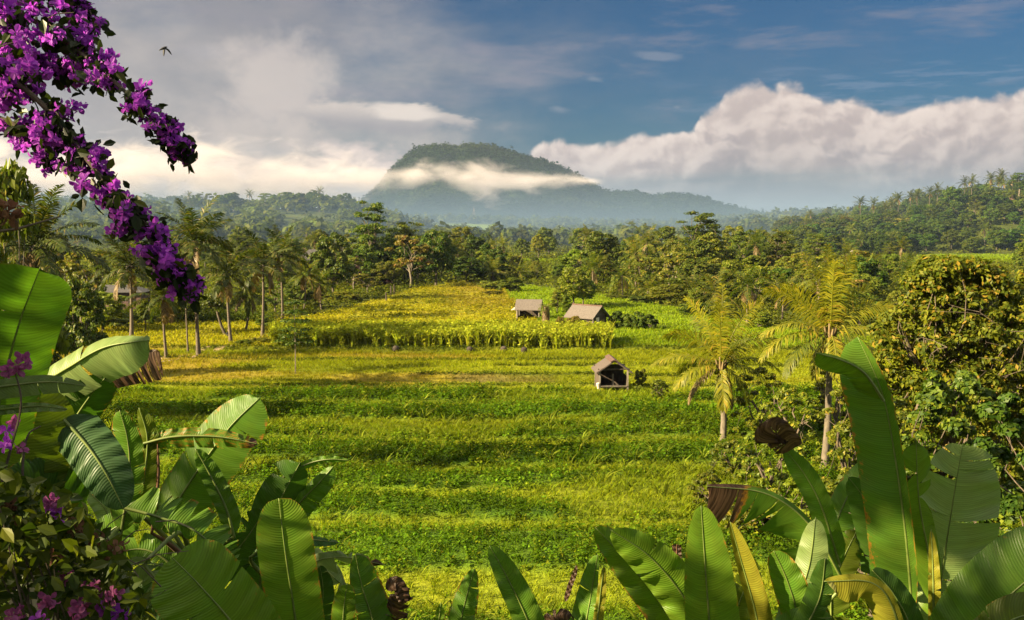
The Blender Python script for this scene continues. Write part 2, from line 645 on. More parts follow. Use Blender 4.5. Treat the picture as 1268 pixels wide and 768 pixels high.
M = {}
M["meadow"] = meadow_mat("meadow_leaf", .45, 0)
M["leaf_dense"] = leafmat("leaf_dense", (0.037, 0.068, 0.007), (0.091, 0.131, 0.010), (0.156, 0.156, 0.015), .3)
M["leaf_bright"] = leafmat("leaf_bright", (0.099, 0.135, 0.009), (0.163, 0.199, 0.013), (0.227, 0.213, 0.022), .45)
M["leaf_airy"] = leafmat("leaf_airy", (0.082, 0.106, 0.010), (0.163, 0.177, 0.014), (0.241, 0.185, 0.028), .45)
M["leaf_brown"] = leafmat("leaf_brown", (0.106, 0.106, 0.015), (0.199, 0.170, 0.024), (0.227, 0.121, 0.033), .35)
M["leaf_albizia"] = leafmat("leaf_albizia", (0.051, 0.082, 0.008), (0.106, 0.139, 0.012), (0.163, 0.163, 0.020), .4)
M["leaf_cool"] = leafmat("leaf_cool", (0.031, 0.065, 0.007), (0.071, 0.114, 0.010), (0.114, 0.142, 0.013), .35, .02)
M["leaf_purple"] = leafmat("leaf_purple", (0.044, 0.020, 0.022), (0.066, 0.033, 0.028), None, .25)
M["leaf_mango"] = leafmat("leaf_mango", (0.075, 0.095, 0.007), (0.190, 0.182, 0.011), (0.27, 0.160, 0.020), .42, .02)
M["leaf_shrub"] = leafmat("leaf_shrub", (0.078, 0.111, 0.008), (0.170, 0.192, 0.011), (0.256, 0.227, 0.017), .42, .03)
M["leaf_gloss"] = leafmat("leaf_gloss", (0.043, 0.077, 0.007), (0.114, 0.149, 0.010), (0.170, 0.192, 0.013), .38, .03)
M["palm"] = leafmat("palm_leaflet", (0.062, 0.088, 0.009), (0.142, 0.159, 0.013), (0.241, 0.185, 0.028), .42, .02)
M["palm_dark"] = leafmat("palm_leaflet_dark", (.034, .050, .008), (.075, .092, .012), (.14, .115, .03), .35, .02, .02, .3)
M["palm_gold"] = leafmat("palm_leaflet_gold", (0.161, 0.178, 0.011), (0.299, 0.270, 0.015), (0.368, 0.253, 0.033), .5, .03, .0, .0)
M["palm_green"] = leafmat("palm_leaflet_green", (0.071, 0.099, 0.009), (0.156, 0.163, 0.013), (0.227, 0.192, 0.022), .45, .03, .0, .0)
M["palm_dry"] = leafmat("palm_leaflet_dry", (.15, .105, .045), (.25, .18, .085), (.11, .07, .03), .3, .03, .0, .0)
M["bark"] = plain_mat("bark", (.045, .035, .024), (.105, .085, .06), 9, .9, (1, 1, .35), .4)
M["bark_pale"] = plain_mat("bark_pale", (.085, .07, .05), (.175, .145, .105), 7, .9, (1, 1, .4), .3)
M["bark_palm"] = plain_mat("bark_palm", (.06, .047, .034), (.15, .12, .09), 5, .9, (.5, .5, 5), .4)
M["twig"] = plain_mat("twig", (.06, .045, .03), (.13, .10, .07), 20, .9)
M["thatch"] = plain_mat("grey_thatch", (.075, .062, .055), (.165, .140, .122), 5, .95, (1, 6, 1), .4)
M["thatch_red"] = plain_mat("reddish_thatch", (.045, .034, .028), (.10, .077, .064), 5, .95, (1, 6, 1), .4)
M["ridge"] = plain_mat("dark_ridge_cover", (.05, .028, .02), (.11, .06, .045), 6, .9)
M["wood_dark"] = plain_mat("dark_wood", (.035, .026, .018), (.085, .062, .045), 5, .9, (1, 1, .2))
M["wood_grey"] = plain_mat("grey_wood", (.13, .11, .09), (.25, .215, .18), 6, .9, (1, 1, .2))
M["plaster"] = plain_mat("pale_plaster", (.55, .48, .40), (.70, .62, .54), 2, .9)
M["clay_roof"] = plain_mat("clay_roof", (.16, .075, .055), (.26, .13, .10), 4, .85, (1, 4, 1))
M["pink_wall"] = plain_mat("pink_wall", (.10, .058, .05), (.145, .085, .074), 1.5, .9)
M["grey_roof"] = plain_mat("grey_roof", (.035, .033, .032), (.07, .065, .062), 3, .85)
M["opening"] = plain_mat("dark_opening", (.008, .008, .008), (.016, .015, .013), 2, .9)
M["cloth_dark"] = plain_mat("dark_cloth", (.012, .014, .018), (.028, .030, .036), 6, .9)
M["skin"] = plain_mat("skin", (.22, .12, .075), (.28, .16, .10), 3, .7)
M["hair"] = plain_mat("hair", (.01, .009, .008), (.02, .018, .016), 10, .6)
M["bird"] = plain_mat("bird_feather", (.008, .008, .010), (.020, .020, .024), 10, .7)
M["straw"] = plain_mat("dark_straw", (.025, .020, .014), (.06, .045, .03), 14, .95, bump=.8)
M["dry_leaf"] = plain_mat("dry_banana_leaf", (.05, .022, .012), (.17, .085, .045), 5, .85, (1, 1, 1), .5)
M["soil"] = plain_mat("soil", (.10, .07, .045), (.18, .13, .085), 1.2, .95)


def ground_mat():
    m, t, out = new_mat("ground_cover")
    p = t.n.new("ShaderNodeBsdfPrincipled")
    pos = t.node("ShaderNodeNewGeometry", "Position")
    c = t.node("ShaderNodeAttribute", "Color", attribute_name="Col")
    n1 = t.noise(pos, .9, 6, .65)
    n2 = t.noise(pos, .09, 4, .6)
    n3 = t.noise(pos, 5.0, 4, .7)
    f = t.m("ADD", t.m("MULTIPLY", t.m("SUBTRACT", n1, .5), 1.1), t.m("MULTIPLY", t.m("SUBTRACT", n3, .5), 1.0))
    hs = t.n.new("ShaderNodeHueSaturation")
    t.set(hs.inputs["Value"], t.m("ADD", f, 1.0))
    t.set(hs.inputs["Hue"], t.m("MULTIPLY_ADD", t.m("SUBTRACT", n2, .5), .10, .5))
    t.set(hs.inputs["Color"], c)
    t.l.new(hs.outputs[0], p.inputs["Base Color"])
    p.inputs["Roughness"].default_value = .95
    p.inputs["Specular IOR Level"].default_value = .1
    b = t.n.new("ShaderNodeBump")
    b.inputs["Strength"].default_value = .7
    b.inputs["Distance"].default_value = .25
    t.set(b.inputs["Height"], t.m("ADD", n1, n3))
    t.l.new(b.outputs[0], p.inputs["Normal"])
    t.l.new(p.outputs[0], out.inputs[0])
    return m


M["ground"] = ground_mat()


# ------------------------------------------------------------------ field colours (the crops' own colours)
def field_zone(x, y):
    """0 slope, 1 leafy bed / grass strips, 2 near paddies, 3 tall crop strip, 4 yellow bush crop, 5 bright paddies right, 6 left meadow, 7 rough woodland floor"""
    px = 634 + x / np.maximum(y, 1) * FPX
    yy = rowy(x, y)
    z = np.full(np.shape(x), 7)
    z = np.where(y < 240, 7, z)
    far = np.interp(px, [300, 380, 430, 480, 520, 560, 640, 700, 790, 880, 950, 1020, 1268], [127, 137, 151, 173, 198, 211, 205, 190, 165, 140, 124, 116, 95])
    z = np.where((y >= 101.3) & (y < far) & (px >= 620), 5, z)
    z = np.where((y >= 101.3) & (y < far) & (px >= 330) & (px < 625 + 40 * sm(190, 120, y) + 10 * wob(x, y, 6.0, 2.0)), 4, z)
    z = np.where((yy >= 101.4) & (yy < 111.5) & (px > 332) & (px < 757), 3, z)
    z = np.where((y >= 96) & (y < 129) & (px < 335), 6, z)
    z = np.where((yy >= 77) & (yy < 101.4), 2, z)
    z = np.where((y > 22) & (yy < 77), 1, z)
    z = np.where(y <= 22, 0, z)
    # open paddies seen among the far trees
    z = np.where((y > 318) & (y < 372) & (abs(px - 668) < 34), 5, z)
    z = np.where((y > 330) & (y < 440) & (px > 1135) & (px < 1262), 5, z)
    z = np.where((y > 420) & (y < 520) & (abs(px - 1045) < 40), 5, z)
    z = np.where((y > 900) & (y < 1150) & (abs(px - 545) < 70), 5, z)
    return z


def field_col(x, y):
    z = field_zone(x, y)
    px = 634 + x / np.maximum(y, 1) * FPX
    a = wob(x, y * 2.2, 7.0, 1.0)
    b = wob(x, y * 1.5, 19.0, 3.0)
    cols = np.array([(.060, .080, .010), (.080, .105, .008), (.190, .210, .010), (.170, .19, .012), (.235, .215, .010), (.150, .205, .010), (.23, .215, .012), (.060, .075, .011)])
    c = cols[z]
    bd = bed(x, y)[..., None]
    c = np.where((z == 1)[..., None], bd * np.array([.062, .112, .006]) + (1 - bd) * np.array([.150, .178, .009]), c)
    c = c * (1 + .18 * a + .14 * b)[..., None]
    # paddies: dry, orange patches; a bare brown plot
    dry = np.where(z == 2, sm(.05, .6, wob(x, y * 3.0, 9.0, 6.0) + .9 * sm(400, 180, px) - .35 * sm(480, 760, px)), 0)[..., None]
    c = c * (1 - .6 * dry) + np.array([.26, .175, .022]) * .6 * dry
    plot = sm(545, 572, px) * (1 - sm(676, 700, px)) * sm(80.4, 81.0, y) * (1 - sm(84.2, 85.0, y))
    plot = np.where(z == 2, plot * (.75 + .25 * a), 0)[..., None]
    c = c * (1 - plot) + np.array([.125, .100, .030]) * plot
    dk = np.where((z == 4), sm(.1, .7, wob(x, y * 4.0, 6.0, 8.0)), 0)[..., None]
    c = c * (1 - .55 * dk) + np.array([.070, .105, .012]) * .55 * dk
    och = np.where((z == 4), sm(530, 580, px + 14 * a) * sm(140, 160, y + 5 * b), 0)[..., None]
    c = c * (1 - .5 * och) + np.array([.20, .15, .016]) * .5 * och
    bn = bund(x, y)[..., None]
    c = c * (1 - .5 * bn) + np.array([.045, .055, .012]) * .5 * bn
    return np.clip(c, .004, .6)


def spaced(stops):
    out = []
    for (a, b, s) in stops:
        out.append(np.arange(a, b, s))
    return np.concatenate(out)


# ------------------------------------------------------------------ ground, path, mountain
def build_ground():
    ys = spaced([(-60, 0, 6), (0, 24, 1.0), (24, 130, .5), (130, 260, 1.5), (260, 700, 6), (700, 1700, 20), (1700, 4000, 90), (4000, 12001, 800)])
    g = spaced([(0, 60, .9), (60, 140, 3), (140, 420, 7), (420, 1200, 30), (1200, 3000, 150), (3000, 9001, 1000)])
    xs = np.concatenate([-g[:0:-1], g])
    X, Y = np.meshgrid(xs, ys)
    Z = height(X, Y)
    V = np.stack([X, Y, Z], -1).reshape(-1, 3)
    nx, ny = len(xs), len(ys)
    i = np.arange(nx * ny).reshape(ny, nx)
    F = np.stack([i[:-1, :-1], i[:-1, 1:], i[1:, 1:], i[1:, :-1]], -1).reshape(-1, 4)
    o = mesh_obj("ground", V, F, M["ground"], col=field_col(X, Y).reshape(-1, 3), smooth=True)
    tag(o, kind="structure")


build_ground()


def build_path():
    """two pale wheel tracks that climb away through the left meadow"""
    pts = [(150, 452), (215, 444), (262, 433), (300, 425), (330, 418), (352, 411)]
    P = [gd(*p) for p in pts]
    P = np.array([tuple(p) for p in P])
    tt = np.linspace(0, len(P) - 1, 40)
    C = np.stack([np.interp(tt, np.arange(len(P)), P[:, k]) for k in range(3)], -1)
    T = unit(np.gradient(C, axis=0))
    S = unit(np.cross(T, (0, 0, 1)))
    V, F, n = [], [], 0
    for off in (-.75, .75):
        for k in range(40):
            w = .34 * (1 + .3 * math.sin(k * 1.3 + off))
            for s in (-1, 1):
                p = C[k] + S[k] * (off + s * w)
                V.append((p[0], p[1], hz(p[0], p[1]) + .03))
        for k in range(39):
            F.append((n + 2 * k, n + 2 * k + 1, n + 2 * k + 3, n + 2 * k + 2))
        n += 80
    o = mesh_obj("path", np.array(V), np.array(F), plain_mat("path_earth", (.20, .145, .07), (.34, .25, .13), 2.0, .95))
    tag(o, kind="structure")


build_path()

MT_D = 3000.0
ridge_px = [(-400, 300), (200, 292), (330, 276), (400, 266), (430, 256), (452, 243), (470, 228), (484, 208), (492, 200), (503, 190), (514, 182), (528, 177), (548, 176), (566, 178), (585, 175), (606, 177), (622, 181), (640, 186),
            (655, 192), (672, 195), (690, 202), (704, 208), (715, 215), (728, 223), (742, 230), (758, 234), (775, 233), (792, 235), (808, 240), (822, 237), (838, 236), (855, 238), (872, 242), (890, 249), (905, 252), (925, 259), (940, 263), (958, 267), (972, 272), (990, 281), (1060, 293)]


def mtn_height(x, y):
    px = 634 + x / MT_D * FPX
    rp = np.array(ridge_px, float)
    crest = 13 + (280 - np.interp(px, rp[:, 0], rp[:, 1])) / FPX * MT_D - 9
    # gullies run down the face
    sk = x + .25 * (y - MT_D)
    g = .6 * (1 - 2 * np.abs(np.sin(sk / 95.0 + .8 * np.sin(y / 190.0) + 2))) + .4 * (1 - 2 * np.abs(np.sin(sk / 43.0 + 2.0 + .9 * np.sin(y / 90.)))) + .3 * np.sin(x / 150.0 + 1.0)
    back = np.clip((MT_D - y) / 620.0, -1.2, 1.3)
    prof = np.where(back > 0, (1 - np.clip(back, 0, 1)) ** 1.15, 1 - .9 * np.clip(-back, 0, 1))
    h = np.maximum(crest, -30) * prof
    h = h + g * 60 * np.clip(back, 0, 1) * np.clip(1.3 - back, 0, 1) * sm(0, 60, crest)
    # the sunlit shoulder in front of the summit
    sh = 84 * np.exp(-((px - 552) / 40.0) ** 2) * np.exp(-((y - 2640) / 170.0) ** 2)
    sh2 = 62 * np.exp(-((px - 690) / 110.0) ** 2) * np.exp(-((y - 2600) / 190.0) ** 2)
    h = np.maximum(h, np.maximum(sh, sh2) + .25 * h)
    return h - 4


def build_mountain():
    xs = np.arange(-1500, 1301, 10.0)
    ys = np.concatenate([np.arange(2100, 3060, 12.0), np.arange(3060, 3800, 60.0)])
    X, Y = np.meshgrid(xs, ys)
    Z = mtn_height(X, Y)
    Z = Z + 3.2 * wob(X, Y, 13.0, 2.) * sm(5, 40, Z)
    V = np.stack([X, Y, Z], -1).reshape(-1, 3)
    nx, ny = len(xs), len(ys)
    i = np.arange(nx * ny).reshape(ny, nx)
    F = np.stack([i[:-1, :-1], i[:-1, 1:], i[1:, 1:], i[1:, :-1]], -1).reshape(-1, 4)
    m, t, out = new_mat("mountain_forest")
    p = t.n.new("ShaderNodeBsdfDiffuse")
    pos = t.node("ShaderNodeNewGeometry", "Position")
    n1 = t.noise(pos, .05, 6, .65)
    n2 = t.noise(pos, .008, 4, .6)
    c = t.mix(t.ss(n1, .35, .68), (.006, .012, .005), (.028, .042, .012))
    c = t.mix(t.ss(n2, .5, .72), c, (.050, .068, .018))
    t.set(p.inputs[0], c)
    b = t.n.new("ShaderNodeBump")
    b.inputs["Strength"].default_value = 1.0
    b.inputs["Distance"].default_value = 6.0
    t.set(b.inputs["Height"], n1)
    t.l.new(b.outputs[0], p.inputs["Normal"])
    t.l.new(p.outputs[0], out.inputs[0])
    o = mesh_obj("mountain", V, F, m, smooth=True)
    tag(o, kind="structure")


build_mountain()


# ------------------------------------------------------------------ distant forest, one mass
def crown_cards(cx, cy, cz, r, rng, n, flat=1.0, card=.42):
    """low-detail crowns made of leaf cards; all inputs arrays"""
    N_ = len(cx)
    d = rng.normal(size=(N_, n, 3))
    d[..., 2] = np.abs(d[..., 2]) * 1.0 - .35
    d = unit(d)
    rad = r[:, None] * rng.uniform(.62, 1.02, (N_, n)) * (1 + .25 * np.sin(d[..., 0] * 5 + cx[:, None]) * np.cos(d[..., 2] * 4 + cy[:, None]))
    c = np.stack([cx, cy, cz], -1)[:, None, :] + d * rad[..., None] * np.array([1, 1, flat])
    T = rng.normal(size=(N_, n, 3))
    Nn = d + rng.normal(size=(N_, n, 3)) * .45 + np.array([0, 0, .5])
    L = (r[:, None] * card * rng.uniform(1.0, 1.9, (N_, n)))
    return rhombs(c.reshape(-1, 3), np.cross(Nn, T).reshape(-1, 3), Nn.reshape(-1, 3), L.ravel(), L.ravel() * .8)


def far_forest():
    rng = np.random.RandomState(21)
    Vs, Fs, Cs, n0 = [], [], [], 0

    def put(x, y, z, r, n, flat, c):
        nonlocal n0
        V, F = crown_cards(x, y, z, r, rng, n, flat)
        Vs.append(V); Fs.append(F + n0); n0 += len(V)
        Cs.append(np.repeat(c, n * 4, axis=0))
    # plain and ridges behind the individual trees
    N_ = 5200
    u = rng.uniform(0, 1, N_)
    y = 560 + (1900 - 560) * u ** 1.25
    x = rng.uniform(-.62, .62, N_) * y
    keep = (field_zone(x, y) == 7) & ~((x > 105) & (y < 700))
    x, y = x[keep], y[keep]
    r = rng.uniform(3.0, 6.5, len(x)) * (1 + .15 * (y > 900))
    hgt = rng.uniform(3.0, 8.5, len(x))
    z = height(x, y) + hgt
    c = np.array([.066, .088, .020]) * rng.uniform(.6, 1.5, (len(x), 1)) * np.array([1, 1, 1]) + rng.uniform(0, .02, (len(x), 1)) * np.array([1.2, .6, .1])
    for k in range(3):
        s = np.arange(len(x)) % 3 == k
        put(x[s], y[s], z[s], r[s], 46, (1.15, .75, .5)[k], c[s])
    # lower skirts so no bare stems stand on air
    put(x, y, z - hgt * .6, r * .75, 16, 1.0, c * .9)
    # mountain slopes
    N_ = 16000
    px = rng.uniform(380, 990, N_)
    y = MT_D - rng.uniform(-25, 640, N_)
    x = (px - 634) / FPX * MT_D
    z = mtn_height(x, y)
    keep = z > 6
    x, y, z = x[keep], y[keep], z[keep]
    r = rng.uniform(4.0, 10.0, len(x)) * (1 + .5 * (rng.uniform(size=len(x)) < .12))
    c = np.array([.016, .028, .010]) * rng.uniform(.6, 1.5, (len(x), 1)) + .014 * sm(.2, .8, wob(x, y, 90., 3.))[:, None] * np.array([1.5, 1.5, .2])
    put(x, y, z + r * .25, r, 15, 1.0, c)
    o = mesh_obj("forest", np.vstack(Vs), np.vstack(Fs), M["meadow"], col=np.vstack(Cs))
    tag(o, "hazy forest covering the far plain, the ridges and the mountain slopes", "forest", kind="stuff")


far_forest()
#@@PART2
# ------------------------------------------------------------------ trees
def leaf_cloud(rng, clumps, n, L, W, up=.45, hang=.0, shell=.55):
    """leaf quads on and in a set of clumps (centre, radius xyz); n leaves in all, shared out by size"""
    wts = np.array([c[1][0] * c[1][1] for c in clumps])
    cnt = np.maximum(3, (n * wts / wts.sum()).astype(int))
    Vs, Fs, k0 = [], [], 0
    for (c, r), k in zip(clumps, cnt):
        d = unit(rng.normal(size=(k, 3)))
        d[:, 2] = np.where(d[:, 2] < -.35, -d[:, 2], d[:, 2])
        rad = rng.uniform(shell, 1.05, k)[:, None]
        p = np.array(c) + d * np.array(r) * rad
        Nn = d + rng.normal(size=(k, 3)) * .55 + np.array([0, 0, up])
        T = np.cross(Nn, rng.normal(size=(k, 3))) + np.array([0, 0, -hang])
        s = rng.uniform(.7, 1.35, k)
        V, F = rhombs(p, T, Nn, L * s, W * s, .08)
        Vs.append(V); Fs.append(F + k0); k0 += len(V)
    return np.vstack(Vs), np.vstack(Fs)


def limb(mb, a, b, r0, r1, bend=.12, rng=None, sides=6):
    a, b = Vector(a), Vector(b)
    ln = (b - a).length
    off = Vector(rng.normal(size=3)) * bend * ln
    off.z = abs(off.z) * .6
    pts = [a.lerp(b, t) + off * math.sin(math.pi * t) for t in (0, .25, .5, .75, 1)]
    mb.tube(pts, np.linspace(r0, r1, 5), sides)
    return pts


def make_tree(kind, seed, leafkey, n=2600, barkkey="bark", name="broadleaf_tree"):
    """a 10 m tree at the origin: thing > trunk (with limbs), crown"""
    rng = np.random.RandomState(seed)
    root = thing(name, "tree", "tree")
    tb = MB()
    clumps = []
    L, W, up, hang, shell = .46, .28, .45, .1, .5
    if kind == "dense":
        W0, fork, nl = 8.0, 2.6, 10
        tb.tube([(0, 0, -.4), (.1, .05, 1.2), (0, .1, fork)], [.30, .22, .19], 8)
        for i in range(nl * 3):
            u = (i + .5) / (nl * 3)
            a = i * 2.4 + rng.uniform(-.3, .3)
            z = 2.9 + 6.6 * u
            rr = 3.5 * math.sqrt(max(.02, 1 - ((z - 5.0) / 5.0) ** 2)) * rng.uniform(.55, 1.05)
            r = rng.uniform(.85, 1.6) * (1.1 - .35 * u)
            clumps.append(((rr * math.cos(a), rr * math.sin(a), z), (r, r, r * .8)))
    elif kind == "airy":
        W0, fork, nl = 7.5, 3.0, 12
        tb.tube([(0, 0, -.4), (.15, 0, 1.4), (-.05, .1, fork)], [.24, .18, .15], 8)
        for i in range(22):
            a = i * 2.4 + rng.uniform(-.4, .4)
            z = rng.uniform(3.0, 9.4)
            rr = 3.3 * math.sqrt(max(.05, 1 - ((z - 5.6) / 4.8) ** 2)) * rng.uniform(.35, 1.08)
            r = rng.uniform(.55, 1.15)
            clumps.append(((rr * math.cos(a), rr * math.sin(a), z), (r, r, r * .62)))
        shell = .2
    elif kind == "albizia":
        W0, fork, nl = 9.0, 4.2, 14
        tb.tube([(0, 0, -.4), (.1, .05, 2.2), (-.1, .1, fork)], [.26, .2, .17], 8)
        for i in range(54):
            a = i * 2.4 + rng.uniform(-.5, .5)
            lay = min(1, max(0, ((i % 7) / 6) ** .85 + rng.uniform(-.09, .09)))
            z = 3.6 + 6.1 * lay + rng.uniform(-.35, .25)
            rr = (3.9 - 1.5 * lay) * rng.uniform(.1, 1.0)
            r = rng.uniform(.95, 1.6) * (1.05 - .3 * lay)
            clumps.append(((rr * math.cos(a), rr * math.sin(a), z), (r, r, r * .34)))
        L, W, up, shell = .34, .2, 1.3, .1
    elif kind == "tall":
        W0, fork, nl = 5.0, 3.0, 10
        tb.tube([(0, 0, -.4), (.05, .05, 2.2), (0, .08, fork), (.1, 0, 7.5)], [.2, .16, .14, .05], 8)
        for i in range(24):
            a = i * 2.4 + rng.uniform(-.4, .4)
            z = 2.6 + 7.1 * (i + .5) / 24
            rr = 1.7 * (1 - ((z - 5.0) / 6.0) ** 2) * rng.uniform(.4, 1.1)
            r = rng.uniform(.55, 1.1)
            clumps.append(((rr * math.cos(a), rr * math.sin(a), z), (r, r, r * .85)))
    elif kind == "conifer":
        W0, fork, nl = 4.2, 2.0, 0
        tb.tube([(0, 0, -.4), (0, .03, 4), (.02, 0, 9.2)], [.2, .13, .03], 7)
        for i in range(34):
            a = i * 2.4
            z = .9 + 8.8 * (i + .5) / 34
            rr = 1.8 * (1 - z / 10.2) * rng.uniform(.6, 1.05)
            r = .25 + .6 * (1 - z / 10.5)
            clumps.append(((rr * math.cos(a), rr * math.sin(a), z), (r, r, r * .55)))
        L, W, hang = .5, .16, .5
    elif kind == "bush":
        W0, fork, nl = 11.0, 1.2, 9
        for i in range(5):
            a = i * 1.256
            tb.tube([(0, 0, -.3), (.5 * math.cos(a), .5 * math.sin(a), 1.5), (1.6 * math.cos(a), 1.6 * math.sin(a), 4.2)], [.22, .16, .08], 6)
        for i in range(30):
            a = i * 2.4 + rng.uniform(-.4, .4)
            z = 1.0 + 7.6 * rng.uniform(0, 1)
            rr = 4.6 * math.sqrt(max(.03, 1 - ((z - 2.5) / 7.2) ** 2)) * rng.uniform(.4, 1.05)
            r = rng.uniform(1.0, 1.9)
            clumps.append(((rr * math.cos(a), rr * math.sin(a), z), (r, r, r * .85)))
        L, W = .85, .5
    k = 0
    for (c, r) in clumps:
        if nl and kind != "bush" and k % 2 == 0:
            s = Vector((rng.uniform(-.08, .08), rng.uniform(-.08, .08), fork * rng.uniform(.85, 1.0)))
            limb(tb, s, Vector(c) * .92 + Vector((0, 0, .05 * c[2])), .10, .025, .10, rng, 5)
        k += 1
    tr = tb.build("trunk", M[barkkey], root, True)
    V, F = leaf_cloud(rng, clumps, n, L, W, up, hang, shell)
    mesh_obj("crown", V, F, M[leafkey], root)
    root["w0"] = W0
    return root


PROTO = {}
NAMES = {"dense": "broadleaf_tree", "airy": "light_crowned_tree", "albizia": "albizia_tree", "tall": "slender_tree", "conifer": "conical_tree", "bush": "shrub"}


def proto(kind, leafkey, variant):
    key = (kind, leafkey, variant)
    if key not in PROTO:
        n = {"dense": 7000, "airy": 4600, "albizia": 8000, "tall": 4500, "conifer": 3000, "bush": 5000}[kind]
        o = make_tree(kind, 100 + variant * 17 + len(PROTO), leafkey, n, "bark_pale" if kind in ("albizia", "airy") else "bark", NAMES[kind])
        PROTO[key] = [o, False]
    return PROTO[key]


def plant_tree(kind, leafkey, loc, H, Wd, label, group=None, rz=None, cat=None):
    rec = proto(kind, leafkey, random.randrange(2))
    o, used = rec
    W0 = o["w0"]
    rz = random.uniform(0, 6.28) if rz is None else rz
    sc = (Wd / W0, Wd / W0, H / 10.0)
    if not used:
        rec[1] = True
        o.location, o.scale, o.rotation_euler = loc, sc, (0, 0, rz)
    else:
        o = copy_thing(o, loc, rz, sc)
        if "group" in o:
            del o["group"]
    o["label"], o["category"] = label, cat or ("shrub" if kind == "bush" else "tree")
    if group:
        o["group"] = group
    return o


def tree_px(kind, leafkey, px, d, top_py, w_px, label, group=None, cat=None):
    g = on_ground(px, d)
    H = at(px, top_py, d).z - g.z
    return plant_tree(kind, leafkey, g, max(.6, H), w_px / FPX * d, label, group, cat=cat)


# ------------------------------------------------------------------ palms
def frond_geo(rng, L, az, el0, droop, nl=26, ll=.75, wid=.055, base=(0, 0, 0), hang=.5, twist=None):
    s = np.linspace(0, 1, 16)
    e = el0 - droop * s ** 1.35
    dl = L / 15
    hx = np.cumsum(np.cos(e)) * dl - np.cos(e[0]) * dl
    hzv = np.cumsum(np.sin(e)) * dl - np.sin(e[0]) * dl
    sway = rng.uniform(-.12, .12)
    C = np.stack([np.cos(az + sway * s) * hx, np.sin(az + sway * s) * hx, hzv], -1) + np.array(base)
    Tn = unit(np.gradient(C, axis=0))
    side = unit(np.cross(Tn, (0, 0, 1)) + 1e-6)
    tw = R(twist) if twist is not None else rng.uniform(-.5, .5)
    side = unit(side * math.cos(tw) + np.cross(Tn, side) * math.sin(tw))
    upv = unit(np.cross(side, Tn))
    q = np.linspace(.10, .995, nl)
    ci = np.stack([np.interp(q, s, C[:, k]) for k in range(3)], -1)
    ti = unit(np.stack([np.interp(q, s, Tn[:, k]) for k in range(3)], -1))
    si = unit(np.stack([np.interp(q, s, side[:, k]) for k in range(3)], -1))
    ui = unit(np.stack([np.interp(q, s, upv[:, k]) for k in range(3)], -1))
    ln = ll * np.clip(np.sin(np.pi * (.10 + .84 * q)), .1, 1) ** .7
    Vs, Fs, n0 = [], [], 0
    for sg in (-1, 1):
        jit = rng.normal(size=(nl, 3)) * .15
        a = rng.uniform(.75, 1.15, nl)[:, None]
        D = unit(si * sg * a + ti * (.45 + .75 * q[:, None] ** 2) + ui * .22 + np.array([0, 0, -1]) * hang * rng.uniform(.4, 1.2, nl)[:, None] * .6 + jit)
        Nn = unit(np.cross(D, ti) * sg + ui * .3)
        W = np.full(nl, wid) * rng.uniform(.8, 1.2, nl)
        l1 = ln * rng.uniform(.85, 1.1, nl)
        B = unit(np.cross(Nn, D))
        m1 = ci + D * (l1 * .5)[:, None]
        D2 = unit(D + np.array([0, 0, -1]) * hang * .9)
        tip = m1 + D2 * (l1 * .5)[:, None]
        V = np.stack([ci - B * (W * .25)[:, None], ci + B * (W * .25)[:, None], m1 + B * (W * .5)[:, None], m1 - B * (W * .5)[:, None], tip + B * .004, tip - B * .004], 1).reshape(-1, 3)
        b = np.arange(nl)[:, None] * 6
        F = np.concatenate([b + np.array([0, 1, 2, 3]), b + np.array([3, 2, 4, 5])])
        Vs.append(V); Fs.append(F + n0); n0 += len(V)
    # rachis, a flat four-sided rod
    w = np.linspace(.055, .010, 16)[:, None] * (L / 4.0) ** .5
    ring = np.stack([C + side * w, C + upv * w * .7, C - side * w, C - upv * w * .7], 1).reshape(-1, 3)
    F = []
    for i in range(15):
        for k in range(4):
            F.append((i * 4 + k, i * 4 + (k + 1) % 4, i * 4 + 4 + (k + 1) % 4, i * 4 + 4 + k))
    Vs.append(ring); Fs.append(np.array(F) + n0)
    return np.vstack(Vs), np.vstack(Fs)


def palm_trunk(H, r0, r1, lean, rng):
    z = np.linspace(-.4, H, 15)
    u = np.clip(z / H, 0, 1)
    a = rng.uniform(0, 6.28)
    x = lean * math.cos(a) * (u - u ** 2 * .9) + lean * math.cos(a) * .5 * u
    y = lean * math.sin(a) * (u - u ** 2 * .9) + lean * math.sin(a) * .5 * u
    r = r1 + (r0 - r1) * (1 - u) ** 1.5 + .10 * np.exp(-u * 14)
    return np.stack([x, y, z], -1), r


